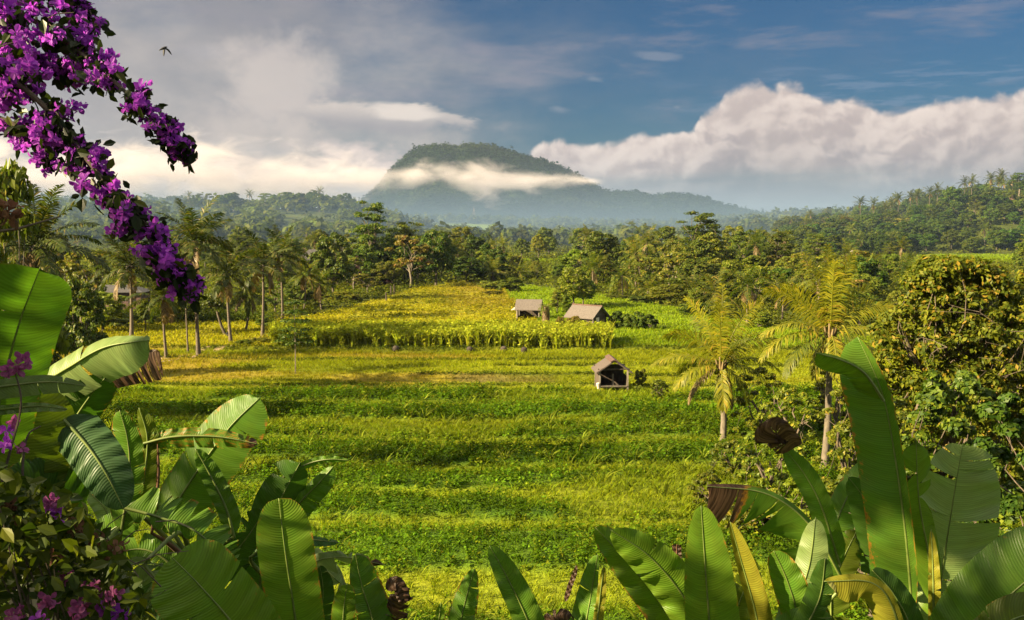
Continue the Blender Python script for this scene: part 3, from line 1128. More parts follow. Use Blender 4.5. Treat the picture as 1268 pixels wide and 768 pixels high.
def make_palm(seed, H=10.0, L=3.7, nf=17, nl=22, split=False, mat="palm", lean=.5, dead=2, name="coconut_palm", ll=.8):
    rng = np.random.RandomState(seed)
    root = thing(name, "palm", "palm tree")
    P, r = palm_trunk(H, .19, .13, lean, rng)
    b = MB()
    b.tube(P, r * .78, 8)
    b.build("trunk", M["bark_palm"], root, True)
    top = P[-1]
    parts = []
    for i in range(nf):
        u = i / (nf - 1)
        az = i * 2.399 + rng.uniform(-.25, .25)
        el = 1.35 - 1.75 * u + rng.uniform(-.12, .12)
        dr = .60 + .60 * u + rng.uniform(-.15, .25)
        if i >= nf - dead:
            el, dr = -.5 - rng.uniform(0, .5), .9
        V, F = frond_geo(rng, L * rng.uniform(.85, 1.08) * (1 - .25 * (u > .92)), az, el, dr, nl, ll, .105, top + np.array([math.cos(az) * .1, math.sin(az) * .1, -.35 * u]), .35 + .5 * u)
        parts.append((V, F, i >= nf - dead))
    hb = MB()
    for i in range(5):
        a = i * 1.26
        hb.ball((top[0] + .24 * math.cos(a), top[1] + .24 * math.sin(a), top[2] - .35), (.13, .13, .16), 7, 5)
    if split:
        for V, F, dry in parts:
            mesh_obj("frond", V, F, M["palm_dry" if dry else mat], root)
        hb.build("coconuts", M["bark_palm"], root, True)
    else:
        Vs, Fs, n0, mi = [], [], 0, []
        for V, F, dry in parts:
            Vs.append(V); Fs.append(F + n0); n0 += len(V)
            mi += [1 if dry else 0] * len(F)
        mesh_obj("crown", np.vstack(Vs), np.vstack(Fs), [M[mat], M["palm_dry"]], root, matidx=mi)
    root["h0"] = H
    return root


PALMS = {}


def palm_at(loc, H, Lscale, label, group=None, split=False, mat="palm"):
    var = random.randrange(3)
    key = (split, mat, var)
    if key not in PALMS:
        PALMS[key] = [make_palm(300 + var * 7 + len(PALMS), split=split, mat=mat, nl=34 if split else 22, nf=24 if split else 20, lean=.35 + .35 * var), False]
    rec = PALMS[key]
    o = rec[0]
    s = Lscale
    sc = (s, s, s)
    # trunk length: copies are scaled evenly in the crown, the trunk is stretched
    if not rec[1]:
        rec[1] = True
        o.location, o.rotation_euler = loc, (0, 0, random.uniform(0, 6.28))
    else:
        o = copy_thing(o, loc, random.uniform(0, 6.28))
        if "group" in o:
            del o["group"]
    h0 = o["h0"]
    o.scale = sc
    zs = H / (h0 * s)
    for ch in o.children:
        if ch.name.startswith("trunk"):
            ch.scale = (1, 1, zs)
        else:
            ch.location = (0, 0, h0 * (zs - 1))
    o["label"], o["category"] = label, "palm tree"
    if group:
        o["group"] = group
    return o


def palm_px(px, d, crown_py, label, group=None, s=1.0, split=False, mat="palm", base_py=None):
    g = on_ground(px, d) if base_py is None else gd(px, base_py)
    d = g.y
    H = at(px, crown_py, d).z - g.z
    return palm_at(g, max(2.0, H), s, label, group, split, mat)


# ------------------------------------------------------------------ named trees, left to right
G_L = "coconut palms along the farm track on the left"
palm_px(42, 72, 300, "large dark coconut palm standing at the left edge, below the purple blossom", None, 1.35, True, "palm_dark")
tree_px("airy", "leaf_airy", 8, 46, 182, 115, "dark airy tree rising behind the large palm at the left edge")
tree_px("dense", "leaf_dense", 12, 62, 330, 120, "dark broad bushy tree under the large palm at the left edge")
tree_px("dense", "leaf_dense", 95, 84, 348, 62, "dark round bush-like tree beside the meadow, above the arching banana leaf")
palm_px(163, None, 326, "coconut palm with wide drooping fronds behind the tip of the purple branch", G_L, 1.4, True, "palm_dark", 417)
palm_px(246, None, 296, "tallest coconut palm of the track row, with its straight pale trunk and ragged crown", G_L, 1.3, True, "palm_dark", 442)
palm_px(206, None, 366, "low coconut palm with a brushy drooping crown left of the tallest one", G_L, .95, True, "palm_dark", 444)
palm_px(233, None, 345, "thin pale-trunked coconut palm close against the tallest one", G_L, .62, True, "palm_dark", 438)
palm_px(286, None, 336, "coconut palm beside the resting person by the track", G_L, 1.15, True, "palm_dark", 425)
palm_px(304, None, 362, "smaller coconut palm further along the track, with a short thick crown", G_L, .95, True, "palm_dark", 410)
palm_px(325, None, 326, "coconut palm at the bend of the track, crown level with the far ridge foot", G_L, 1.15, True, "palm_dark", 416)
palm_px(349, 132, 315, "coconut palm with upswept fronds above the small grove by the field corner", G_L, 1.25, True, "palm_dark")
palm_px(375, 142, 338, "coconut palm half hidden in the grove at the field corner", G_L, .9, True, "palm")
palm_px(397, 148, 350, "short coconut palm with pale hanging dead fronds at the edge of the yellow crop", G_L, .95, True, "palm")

tree_px("airy", "leaf_airy", 100, 122, 300, 80, "yellow-green tree with open crown in front of the pink-walled house")
tree_px("dense", "leaf_bright", 125, 118, 362, 62, "bright leafy low tree at the back of the left meadow")
tree_px("airy", "leaf_brown", 72, 128, 318, 66, "brownish tree behind the meadow, left of the pink-walled house")
tree_px("bush", "leaf_airy", 112, 128, 352, 60, "olive bush hiding the left end of the pink-walled house")
tree_px("tall", "leaf_bright", 178, 118, 372, 22, "slim young tree standing right of the drooping palm's trunk")
tree_px("dense", "leaf_bright", 228, 130, 366, 44, "bright round tree behind the two pale palm trunks")
tree_px("dense", "leaf_dense", 258, 138, 370, 40, "dark round tree between the tallest palm and the person")
tree_px("bush", "leaf_bright", 205, 128, 392, 36, "bright bush along the back edge of the left meadow")
tree_px("bush", "leaf_shrub", 140, 124, 392, 44, "yellowish hedge-like bush left of the slim young tree")
tree_px("bush", "leaf_bright", 330, 124, 392, 30, "light bush beside the palm at the bend of the track")
tree_px("airy", "leaf_bright", 340, 140, 345, 44, "bright open tree in the grove by the field corner")
tree_px("dense", "leaf_dense", 368, 150, 348, 38, "dark tree in the middle of the grove by the field corner")
tree_px("airy", "leaf_brown", 390, 152, 352, 36, "brown-leaved tree at the right end of the grove")
tree_px("bush", "leaf_shrub", 352, 118, 405, 34, "low bush on the left end of the tall crop strip")
tree_px("bush", "leaf_bright", 345, 112, 412, 36, "low bush where the track meets the tall crop strip")
tree_px("bush", "leaf_shrub", 320, 106, 418, 30, "low weedy bush beside the wheel tracks")
tree_px("bush", "leaf_bright", 300, 104, 424, 26, "small bush on the near side of the wheel tracks")
tree_px("dense", "leaf_dense", 412, 165, 288, 52, "dark upright tree with glossy crown left of the tall layered tree")
tree_px("albizia", "leaf_albizia", 352, 230, 296, 90, "pale flat-topped albizia tree behind the palms of the grove")
tree_px("albizia", "leaf_albizia", 300, 260, 292, 80, "flat-topped albizia tree in the hollow below the left ridge")
tree_px("bush", "leaf_airy", 424, 162, 360, 44, "yellow-green thicket at the upper left of the yellow crop")
tree_px("airy", "leaf_airy", 455, 182, 338, 40, "yellowish young tree beside the purple-leaved conical tree")
tree_px("conifer", "leaf_purple", 442, 195, 316, 18, "narrow purple-leaved conical tree")
tree_px("airy", "leaf_airy", 442, 228, 292, 66, "grey-green tree with a wide loose crown under the tall layered tree")
tree_px("albizia", "leaf_albizia", 462, 212, 250, 66, "tall layered albizia tree standing out against the mist")
tree_px("albizia", "leaf_bright", 505, 214, 276, 62, "bright-topped albizia tree just right of the tallest one")
tree_px("airy", "leaf_brown", 508, 196, 288, 58, "brown-branched sparse tree at the top of the yellow crop")
tree_px("dense", "leaf_dense", 540, 202, 286, 50, "tall dense dark tree on the right of the brown-branched one")
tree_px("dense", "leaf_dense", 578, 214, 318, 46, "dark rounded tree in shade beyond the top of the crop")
tree_px("bush", "leaf_purple", 475, 200, 345, 26, "dark reddish shrub at the edge of the lawn")
tree_px("bush", "leaf_dense", 608, 222, 330, 54, "dark broad thicket behind the bright bushes")
palm_px(612, 216, 335, "coconut palm rising from the dark thicket beyond the crop", None, 1.0)
palm_px(640, 224, 338, "squat dark coconut palm right of the dark thicket", None, .95)
tree_px("bush", "leaf_shrub", 606, 192, 347, 32, "darker round bush left of the bright bush at the crop's top end")
tree_px("bush", "leaf_bright", 632, 186, 343, 36, "bright yellow-green round bush at the crop's top end")
tree_px("bush", "leaf_airy", 610, 178, 360, 30, "grey-green dry bush in front of the two round bushes")
tree_px("bush", "leaf_dense", 662, 232, 340, 60, "dark bushy tree mass behind the far hut")
tree_px("bush", "leaf_dense", 698, 226, 342, 44, "dark bush between the far hut and the tree by the thatched house")
tree_px("dense", "leaf_bright", 710, 150, 332, 46, "leafy green tree standing behind the thatched house")
tree_px("dense", "leaf_dense", 722, 154, 345, 34, "dark tree close behind the thatched house")
tree_px("tall", "leaf_airy", 690, 142, 362, 20, "small yellowish tree left of the thatched house")
tree_px("tall", "leaf_bright", 702, 139, 366, 18, "small bright tree against the thatched house's left end")
palm_px(733, 172, 332, "coconut palm with a pale trunk right of the tree by the thatched house", None, 1.0)
palm_px(772, 172, 340, "coconut palm with hanging brown fronds at the edge of the bright paddy", None, 1.05)
palm_px(788, 196, 312, "tall coconut palm standing above the woods behind the bright paddy", None, 1.15)
palm_px(806, 168, 358, "low coconut palm with sprawling dry fronds on the paddy's edge", None, 1.05)
palm_px(853, 158, 358, "coconut palm with dark drooping fronds, left of the golden palm's crown", None, 1.1)
palm_px(925, None, 352, "small coconut palm with one pale dead frond between the two golden palms", None, 1.0, False, "palm", 402)
palm_px(968, None, 362, "small green coconut palm behind the right golden palm", None, .9, False, "palm_green", 398)
tree_px("dense", "leaf_bright", 828, 160, 352, 52, "bright broad tree on the edge of the bright paddy")
tree_px("bush", "leaf_shrub", 765, 170, 366, 40, "light bush at the back of the bright paddy under the palms")
tree_px("bush", "leaf_dense", 795, 162, 366, 40, "dark bush under the low sprawling palm")
tree_px("bush", "leaf_dense", 862, 140, 374, 44, "dark bush behind the golden palm's left fronds")
tree_px("bush", "leaf_shrub", 890, 136, 372, 40, "leafy bush on the paddy's edge behind the left golden palm")
tree_px("bush", "leaf_bright", 942, 122, 386, 40, "bright bush on the paddy's edge between the golden palms")
tree_px("albizia", "leaf_albizia", 868, 228, 263, 84, "tall albizia tree with bare upper branches right of the mountain's foot")
tree_px("albizia", "leaf_albizia", 922, 242, 286, 56, "flat-crowned albizia tree in the middle of the right woods")
tree_px("albizia", "leaf_albizia", 965, 232, 285, 58, "layered albizia tree behind the right golden palm")
tree_px("albizia", "leaf_albizia", 1012, 300, 290, 52, "pale layered albizia tree below the wooded hill's left end")
tree_px("dense", "leaf_airy", 888, 172, 320, 42, "tree with a yellow flush in its crown, in the right woods")
tree_px("dense", "leaf_dense", 1000, 190, 335, 60, "dark broad tree behind the right golden palm's crown")
tree_px("airy", "leaf_brown", 1052, 150, 345, 60, "brownish loose tree left of the big fruit tree")
tree_px("dense", "leaf_dense", 1066, 120, 362, 60, "dark leafy tree just left of the big fruit tree")
palm_px(1046, 300, 312, "coconut palm in front of the small white house", None, 1.2)

# slim sapling alone in the near paddies
def sapling():
    g = gd(366, 463)
    root = thing("sapling", "thin sapling with tiers of small leaves standing alone in the paddy", "tree", g)
    H = at(366, 372, g.y).z - g.z
    b = MB()
    b.tube([(0, 0, -.2), (.03, 0, H * .4), (0, .02, H)], [.06, .045, .015], 7)
    rng = np.random.RandomState(4)
    cl = []
    for i, z in enumerate((.42, .5, .58, .7, .82, .95)):
        for k in range(4):
            a = i * 1.1 + k * 1.57
            e = (1.75 * (1.12 - z) * math.cos(a), 1.75 * (1.12 - z) * math.sin(a), H * z + .12)
            b.tube([(0, 0, H * z), e], [.018, .008], 5)
            cl.append((e, (.75, .75, .2)))
    b.build("trunk", M["bark_pale"], root)
    V, F = leaf_cloud(rng, cl, 2400, .26, .13, .9, .2, .1)
    mesh_obj("crown", V, F, M["leaf_dense"], root)


sapling()


# ------------------------------------------------------------------ the woods, tree by tree
def woods():
    rng = random.Random(5)
    placed = []
    spec = [("dense", "leaf_dense", .24), ("dense", "leaf_airy", .16), ("airy", "leaf_airy", .10), ("airy", "leaf_brown", .10), ("albizia", "leaf_albizia", .14),
            ("tall", "leaf_dense", .10), ("bush", "leaf_shrub", .08), ("palm", "palm", .20), ("dense", "leaf_bright", .05)]
    word = {"dense": "round-crowned", "airy": "loose-crowned", "albizia": "flat-layered", "tall": "slender", "bush": "low bushy", "palm": "coconut"}
    tone = {"leaf_dense": "dark green", "leaf_airy": "olive", "leaf_brown": "brownish", "leaf_albizia": "pale green", "leaf_shrub": "yellow-green", "palm": "feathery", "leaf_bright": "bright green"}

    def pick():
        u = rng.random() * sum(s[2] for s in spec)
        for s in spec:
            u -= s[2]
            if u <= 0:
                return s
        return spec[0]

    def side(px):
        return "on the left, under the misty ridge" if px < 470 else ("in the middle, below the mountain" if px < 860 else "on the right, before the wooded hill")
    tries = 0
    n = 0
    while n < 290 and tries < 14000:
        tries += 1
        d = 125 * (4.6 ** rng.random() ** .85)
        px = rng.uniform(-60, 1330)
        x = (px - 634) / FPX * d
        if int(field_zone(np.array(x), np.array(d))) != 7:
            continue
        if px < 345 and d < 235:
            continue
        if px > 1085 and d < 110:
            continue
        if x > 118 and d > 400:
            continue
        if 380 < px < 600 and d < 205:
            continue
        kind, leaf, _ = pick()
        top = rng.uniform(286, 326) - 6 * (d > 300)
        if d < 190:
            top = rng.uniform(322, 362)
        if kind == "albizia":
            top -= 8
        if abs(px - 668) < 44 and d < 345:
            top = max(top, 334 + 3000 / d)
        if abs(px - 1045) < 52 and d < 430:
            top = max(top, 319)
        if 1125 < px < 1268 and d < 335:
            top = max(top, 334)
        if 470 < px < 640 and d > 480:
            top = max(top, 294)
        g = on_ground(px, d)
        H = at(px, top, d).z - g.z
        if kind == "bush":
            H = min(H, rng.uniform(3, 6))
        H = min(H, {"palm": 15, "albizia": 19}.get(kind, 14) * rng.uniform(.75, 1.05))
        if H < 2.5:
            continue
        sp = 3.4 + d * .009
        if any((g.x - p[0]) ** 2 + (g.y - p[1]) ** 2 < sp * sp for p in placed):
            continue
        placed.append((g.x, g.y))
        n += 1
        if kind == "palm":
            palm_at(g, max(3, H - 2.2), rng.uniform(.85, 1.25), f"{tone[leaf]} {word[kind]} palm among the woods {side(px)}", f"palms of the woods {side(px)}")
        else:
            w = H * {"dense": .8, "airy": .75, "albizia": .85, "tall": .5, "bush": 1.3}[kind] * rng.uniform(.85, 1.25)
            plant_tree(kind, leaf, g, H, w, f"{tone[leaf]} {word[kind]} tree among the woods {side(px)}", f"{word[kind]} trees of the woods {side(px)}", cat="tree")


woods()


def thicket():
    """close-set trees that shut off the far side of the crops"""
    rng = random.Random(44)
    placed = []
    n = t_ = 0
    while n < 85 and t_ < 4000:
        t_ += 1
        px = rng.uniform(430, 1080)
        d0 = float(np.interp(px, [430, 480, 520, 560, 640, 700, 790, 880, 950, 1080], [180, 190, 212, 220, 222, 205, 178, 155, 140, 130]))
        d = d0 + rng.uniform(4, 75)
        x = (px - 634) / FPX * d
        if int(field_zone(np.array(x), np.array(d))) != 7 or any((x - a) ** 2 + (d - b) ** 2 < 22 for a, b in placed):
            continue
        placed.append((x, d)); n += 1
        g = Vector((x, d, hz(x, d)))
        kind, leaf, word = rng.choice([("dense", "leaf_dense", "dark rounded"), ("airy", "leaf_airy", "olive loose"), ("dense", "leaf_airy", "olive rounded"), ("bush", "leaf_shrub", "light bushy"), ("tall", "leaf_bright", "bright slender"), ("airy", "leaf_bright", "bright loose"), ("bush", "leaf_dense", "dark bushy")])
        H = rng.uniform(4.5, 8.5) if abs(px - 668) > 44 else rng.uniform(2.5, 4.0)
        if kind == "bush":
            H = min(H, rng.uniform(3, 4.5))
        plant_tree(kind, leaf, g, H, H * rng.uniform(.8, 1.25), f"{word} tree in the thicket along the far edge of the crops", f"{word} trees of the thicket", cat="tree")


thicket()


def hill_trees():
    rng = random.Random(9)
    placed = []
    spec = [("dense", "leaf_cool", .40), ("dense", "leaf_dense", .22), ("airy", "leaf_airy", .07), ("tall", "leaf_dense", .08), ("bush", "leaf_bright", .10), ("airy", "leaf_brown", .04), ("palm", "palm", .09)]
    tone = {"leaf_dense": "dark green", "leaf_airy": "olive", "leaf_brown": "brownish", "leaf_cool": "deep green", "palm": "feathery", "leaf_bright": "bright green"}
    n = t_ = 0
    while n < 300 and t_ < 16000:
        t_ += 1
        px = rng.uniform(966, 1330)
        d = 424 + 190 * rng.random() ** 1.1
        x = (px - 634) / FPX * d
        if px < 990 and d < 440:
            continue
        if px > 1120 and d < 442:
            continue
        sp = 4.1
        if any((x - p[0]) ** 2 + (d - p[1]) ** 2 < sp * sp for p in placed):
            continue
        placed.append((x, d))
        n += 1
        u = rng.random() * sum(s[2] for s in spec)
        for kind, leaf, wgt in spec:
            u -= wgt
            if u <= 0:
                break
        g = Vector((x, d, hz(x, d)))
        if kind == "palm":
            palm_at(g, rng.uniform(7, 10), rng.uniform(.9, 1.2), "feathery coconut palm growing among trees on the wooded hill's slope", "palms on the hill slope")
        else:
            H = rng.uniform(6.0, 9.5) * (1.15 if px < 1010 else 1) * (.72 if 515 < d < 560 else 1)
            if kind == "bush":
                H = rng.uniform(3.5, 6)
            plant_tree(kind, leaf, g, H, H * rng.uniform(.95, 1.35), f"{tone[leaf]} {'bushy' if kind == 'bush' else kind if kind != 'airy' else 'loose'} tree on the wooded hill at the right", f"{kind} trees on the wooded hill", cat="tree")
    crest = [(1063, 250), (1081, 252), (1100, 250), (1110, 246), (1125, 243), (1134, 242), (1148, 238), (1158, 234), (1191, 226), (1200, 224), (1221, 221), (1235, 217), (1172, 240), (1250, 226)]
    for k, (px, cy) in enumerate(crest):
        d = 528 + (k % 3) * 6
        g = on_ground(px, d)
        H = at(px, cy, d).z - g.z
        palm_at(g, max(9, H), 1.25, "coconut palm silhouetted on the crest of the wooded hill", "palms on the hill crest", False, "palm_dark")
    d = 525
    g = on_ground(1258, d)
    plant_tree("albizia", "leaf_dense", g, at(1258, 214, d).z - g.z, 16, "flat-topped dark tree on the hill crest at the right edge")
    g = on_ground(1177, 520)
    plant_tree("dense", "leaf_dense", g, at(1177, 232, 520).z - g.z, 13, "broad dark tree on the hill crest left of the twin palms")


hill_trees()


def ridge_trees():
    """trees that stand out along the misty ridge at the left"""
    rng = random.Random(13)
    for k in range(46):
        px = rng.uniform(60, 470)
        d = 760 + rng.uniform(-30, 30)
        g = on_ground(px, d)
        kind, leaf = rng.choice([("dense", "leaf_dense"), ("dense", "leaf_dense"), ("tall", "leaf_dense"), ("albizia", "leaf_albizia"), ("airy", "leaf_airy")])
        H = rng.uniform(9, 15)
        plant_tree(kind, leaf, g, H, H * rng.uniform(.7, 1.1), f"{'flat-topped' if kind == 'albizia' else 'slim' if kind == 'tall' else 'loose' if kind == 'airy' else 'rounded'} tree blurred by mist on the left ridge", f"{kind} trees on the misty ridge", cat="tree")
    for px in (236, 312, 398):
        palm_at(on_ground(px, 770), 13, 1.3, "thin coconut palm blurred by mist on the left ridge", "palms on the misty ridge")


ridge_trees()


# ------------------------------------------------------------------ the two golden palms, frond by frond
def golden_palm(name_label, base, top, fronds, seed, r0=.2, dead=(), leaf_n=58):
    """fronds: (azimuth deg, start elevation deg, droop deg, length, material)"""
    rng = np.random.RandomState(seed)
    root = thing("coconut_palm", name_label, "palm tree", base)
    t = top - base
    b = MB()
    pts = [Vector((0, 0, -.3)), t * .3 + Vector((.10, 0, 0)), t * .65 + Vector((.06, 0, 0)), t]
    zz = np.linspace(0, 1, 22)
    P = np.array([[np.interp(q, [0, .33, .66, 1], [p[k] for p in pts]) for k in range(3)] for q in zz])
    rad = np.interp(zz, [0, .08, .5, 1], [r0 * 1.5, r0, r0 * .8, r0 * .75]) * (1 + .06 * (np.arange(22) % 2))
    b.tube(P, rad, 10)
    b.build("trunk", M["bark_pale"], root, True)
    sb = MB()
    for k in range(9):                                                # old leaf bases sheathing the top
        a = k * 2.4
        sb.tube([t + Vector((.12 * math.cos(a), .12 * math.sin(a), -.9 + .07 * k)), t + Vector((.22 * math.cos(a), .22 * math.sin(a), -.4 + .07 * k)), t + Vector((.34 * math.cos(a), .34 * math.sin(a), .1 + .06 * k))], [.11, .08, .04], 6)
    sb.build("leaf_sheath", M["palm_dry"], root, True)
    for az, el, dr, L, mk in fronds:
        a = R(az)
        bp = t + Vector((.12 * math.cos(a), .12 * math.sin(a), 0.0))
        V, F = frond_geo(rng, L, a, R(el), R(dr), leaf_n, .9 if mk != "palm_dry" else .6, .062, bp, .7 if el > 20 else 1.1, (65 if abs(math.cos(a)) > .8 else 20 * (1 if math.cos(a) > 0 else -1)) if el > 50 else None)
        mesh_obj("frond", V, F, M[mk], root)
    cb = MB()
    for k in range(7):
        a = k * .9
        cb.ball((t.x + .3 * math.cos(a), t.y + .3 * math.sin(a), t.z - .35 - .1 * (k % 2)), (.13, .13, .16), 9, 7)
    cb.build("coconuts", M["palm_gold"], root, True)


gA = Vector(((899 - 634) / FPX * 58, 58, 0)); gA.z = hz(gA.x, gA.y)
golden_palm("golden coconut palm with a curved pale trunk, left one of the golden pair", gA, at(893, 452, 58),
            [(80, 86, 22, 4.9, "palm_gold"), (150, 80, 44, 4.6, "palm_gold"), (20, 78, 46, 4.6, "palm_gold"), (250, 84, 40, 4.3, "palm_gold"),
             (170, 64, 80, 4.0, "palm_gold"), (5, 62, 84, 3.9, "palm_gold"), (110, 66, 50, 4.0, "palm_green"), (290, 60, 60, 3.6, "palm_green"),
             (182, 28, 62, 4.2, "palm_gold"), (-6, 30, 78, 3.6, "palm_green"), (200, 8, 70, 3.4, "palm_gold"), (-20, 12, 85, 3.3, "palm_green"),
             (188, -28, 50, 3.0, "palm_dry"), (265, -55, 30, 2.7, "palm_gold"), (300, -62, 24, 2.6, "palm_dry"), (60, 25, 80, 3.6, "palm_green"), (130, 20, 80, 3.6, "palm_green"), (335, -30, 55, 2.7, "palm_green")], 31)
gB = Vector(((1027 - 634) / FPX * 52, 52, 0)); gB.z = hz(gB.x, gB.y)
golden_palm("taller golden coconut palm with a bright upright plume, beside the fruit tree", gB, at(1028, 412, 52),
            [(85, 88, 14, 4.7, "palm_gold"), (140, 84, 30, 4.5, "palm_gold"), (30, 84, 34, 4.4, "palm_gold"), (260, 86, 14, 3.9, "palm_gold"),
             (176, 58, 52, 4.2, "palm_gold"), (172, 66, 40, 3.4, "palm_gold"), (4, 58, 96, 4.3, "palm_gold"), (15, 66, 42, 3.4, "palm_green"),
             (184, 30, 72, 3.9, "palm_gold"), (190, 12, 66, 4.4, "palm_gold"), (-8, 26, 70, 3.3, "palm_gold"), (205, -8, 60, 3.8, "palm_green"),
             (-25, 0, 70, 2.9, "palm_green"), (70, 40, 80, 3.5, "palm_green"), (110, 45, 80, 3.5, "palm_green"), (270, -30, 45, 2.6, "palm_gold"), (330, -40, 40, 2.5, "palm_dry"), (215, -45, 40, 2.6, "palm_gold")], 32, .2)


# ------------------------------------------------------------------ the big fruit tree at the right and the bushes before it
def big_tree(px, d, base_z, top_py, w_px, leafkey, label, seed, n=9000, L=.24, W=.12, depth=.8, name="fruit_tree", low=.05, bare=0, nclump=70, sh=.25):
    rng = np.random.RandomState(seed)
    g = Vector(((px - 634) / FPX * d, d, 0)); g.z = hz(g.x, g.y)
    H = at(px, top_py, d).z - g.z
    Wd = w_px / FPX * d * .5
    root = thing(name, label, "tree", g)
    tb = MB()
    tb.tube([(0, 0, -.4), (.1, .0, H * .10), (-.05, .1, H * .24)], [.10 * Wd ** .8, .08 * Wd ** .8, .065 * Wd ** .8], 9)
    mains = []
    for k in range(7):
        a = k * 2.399 + .4
        e = Vector((math.cos(a) * Wd * .45, math.sin(a) * Wd * .45 * depth, H * rng.uniform(.5, .68)))
        mains.append(limb(tb, (0, 0, H * rng.uniform(.12, .24)), e, .045 * Wd ** .8, .02 * Wd ** .8, .12, rng, 7)[-1])
    cl = []
    for i in range(nclump):
        a = i * 2.399
        z = H * (low + (1 - low) * ((i + .5) / nclump) ** .85)
        zz = (z / H - .5) / .53
        rr = Wd * math.sqrt(max(.05, 1 - zz * zz)) * (.35 + .65 * rng.uniform() ** .5)
        c = (rr * math.cos(a), rr * math.sin(a) * depth, z * .96)
        r = rng.uniform(.45, 1.0) * Wd * (.22 if nclump < 130 else .185)
        cl.append((c, (r, r, r * .7)))
        m0 = min(mains, key=lambda q: (q - Vector(c)).length)
        if i % 2 == 0:
            limb(tb, m0, c, .014 * Wd ** .8, .006, .12, rng, 5)
    for i in range(bare):                                            # bare grey twigs poking through the leaves
        m0 = mains[i % 7]
        a = rng.uniform(0, 6.28)
        e = m0 + Vector((math.cos(a) * Wd * .6, -abs(math.sin(a)) * Wd * .75, H * rng.uniform(-.05, .28)))
        p = limb(tb, m0, e, .035, .008, .15, rng, 5)
        for q in p[2:]:
            limb(tb, q, q + Vector(rng.normal(size=3)) * .7, .012, .004, .2, rng, 4)
    tb.build("trunk", M["twig"], root, True)
    V, F = leaf_cloud(rng, cl, n, L, W, .45, .15, sh)
    mesh_obj("crown", V, F, M[leafkey], root)
    return root


big_tree(1185, 36, 0, 308, 215, "leaf_mango", "large fruit tree with reddish-tinged leaves and bare twigs, right of the golden palms", 41, 84000, .20, .10, .7, bare=14, nclump=330, sh=.05)
big_tree(1300, 40, 0, 318, 150, "leaf_mango", "brown-tinged fruit tree cut by the right edge of the view", 42, 52000, .20, .10, .7, bare=6, nclump=250, sh=.05)
big_tree(1190, 27, 0, 446, 185, "leaf_gloss", "dark glossy-leaved bush below the large fruit tree", 43, 20000, .17, .11, .6, "glossy_bush", .02, 0, 60, .3)
big_tree(1285, 22, 0, 470, 190, "leaf_cool", "very dark shaded bush at the right edge below the fruit trees", 44, 14000, .16, .11, .6, "dark_bush", .02, 0, 60, .3)
big_tree(1092, 31, 0, 470, 120, "leaf_shrub", "yellow-green leafy bush behind the tallest banana leaf", 45, 12000, .18, .10, .6, "leafy_bush", .02, 0, 46, .3)
BUSH = [(912, 50, 548, 62, "leaf_shrub", "shrub at the foot of the left golden palm"), (958, 46, 535, 86, "leaf_shrub", "wide shrub between the two golden palms' trunks"),
        (945, 58, 455, 70, "leaf_shrub", "tall yellow-green shrub between the golden palms"), (985, 54, 480, 80, "leaf_shrub", "bright shrub left of the right golden palm's trunk"),
        (1000, 40, 590, 90, "leaf_bright", "low shrub behind the torn drooping banana leaf"), (1060, 44, 470, 80, "leaf_airy", "loose straw-coloured shrub below the right golden palm"),
        (866, 66, 515, 14, "leaf_gloss", "very narrow dark shrub left of the left palm's trunk"), (818, 72, 470, 20, "leaf_gloss", "small dark shrub in the grass left of the golden palms"),
        (880, 44, 585, 40, "leaf_shrub", "small weed bush at the edge of the crop beds"), (1040, 60, 430, 70, "leaf_shrub", "leafy shrub right behind the right golden palm"),
        (935, 40, 625, 70, "leaf_shrub", "leafy weed bush behind the rolled young banana leaf")]
for k, (px, d, top, w, lk, lb) in enumerate(BUSH):
    g = on_ground(px, d)
    H = max(.8, at(px, top, d).z - g.z)
    o = big_tree(px, d, 0, top, w * 1.1, lk, lb, 60 + k, 4200, .20, .11, .8, "shrub", .03, 0, 34, .2)
    o["category"] = "shrub"

# hedge beside the thatched house and the two other low bushes of the crop
for k, (px, d, top, w) in enumerate([(764, 122, 384, 24), (778, 121.5, 387, 22), (791, 121, 385, 24), (806, 120.5, 388, 22)]):
    tree_px("bush", "leaf_dense", px, d, top, w, ["dark hedge bush touching the thatched house", "second dark hedge bush from the thatched house", "third dark hedge bush from the thatched house", "last dark hedge bush, at the bright paddy's edge"][k], "dark hedge right of the thatched house")
tree_px("bush", "leaf_brown", 712, 119, 391, 24, "brownish bush in front of the thatched house's wall")
tree_px("bush", "leaf_brown", 694, 121, 392, 14, "dry brown bush at the left corner of the thatched house")
tree_px("bush", "leaf_shrub", 795, 79, 455, 16, "small green bush close behind the small open field hut")
tree_px("bush", "leaf_gloss", 792, 76, 478, 14, "low weed bush at the right post of the small open field hut")


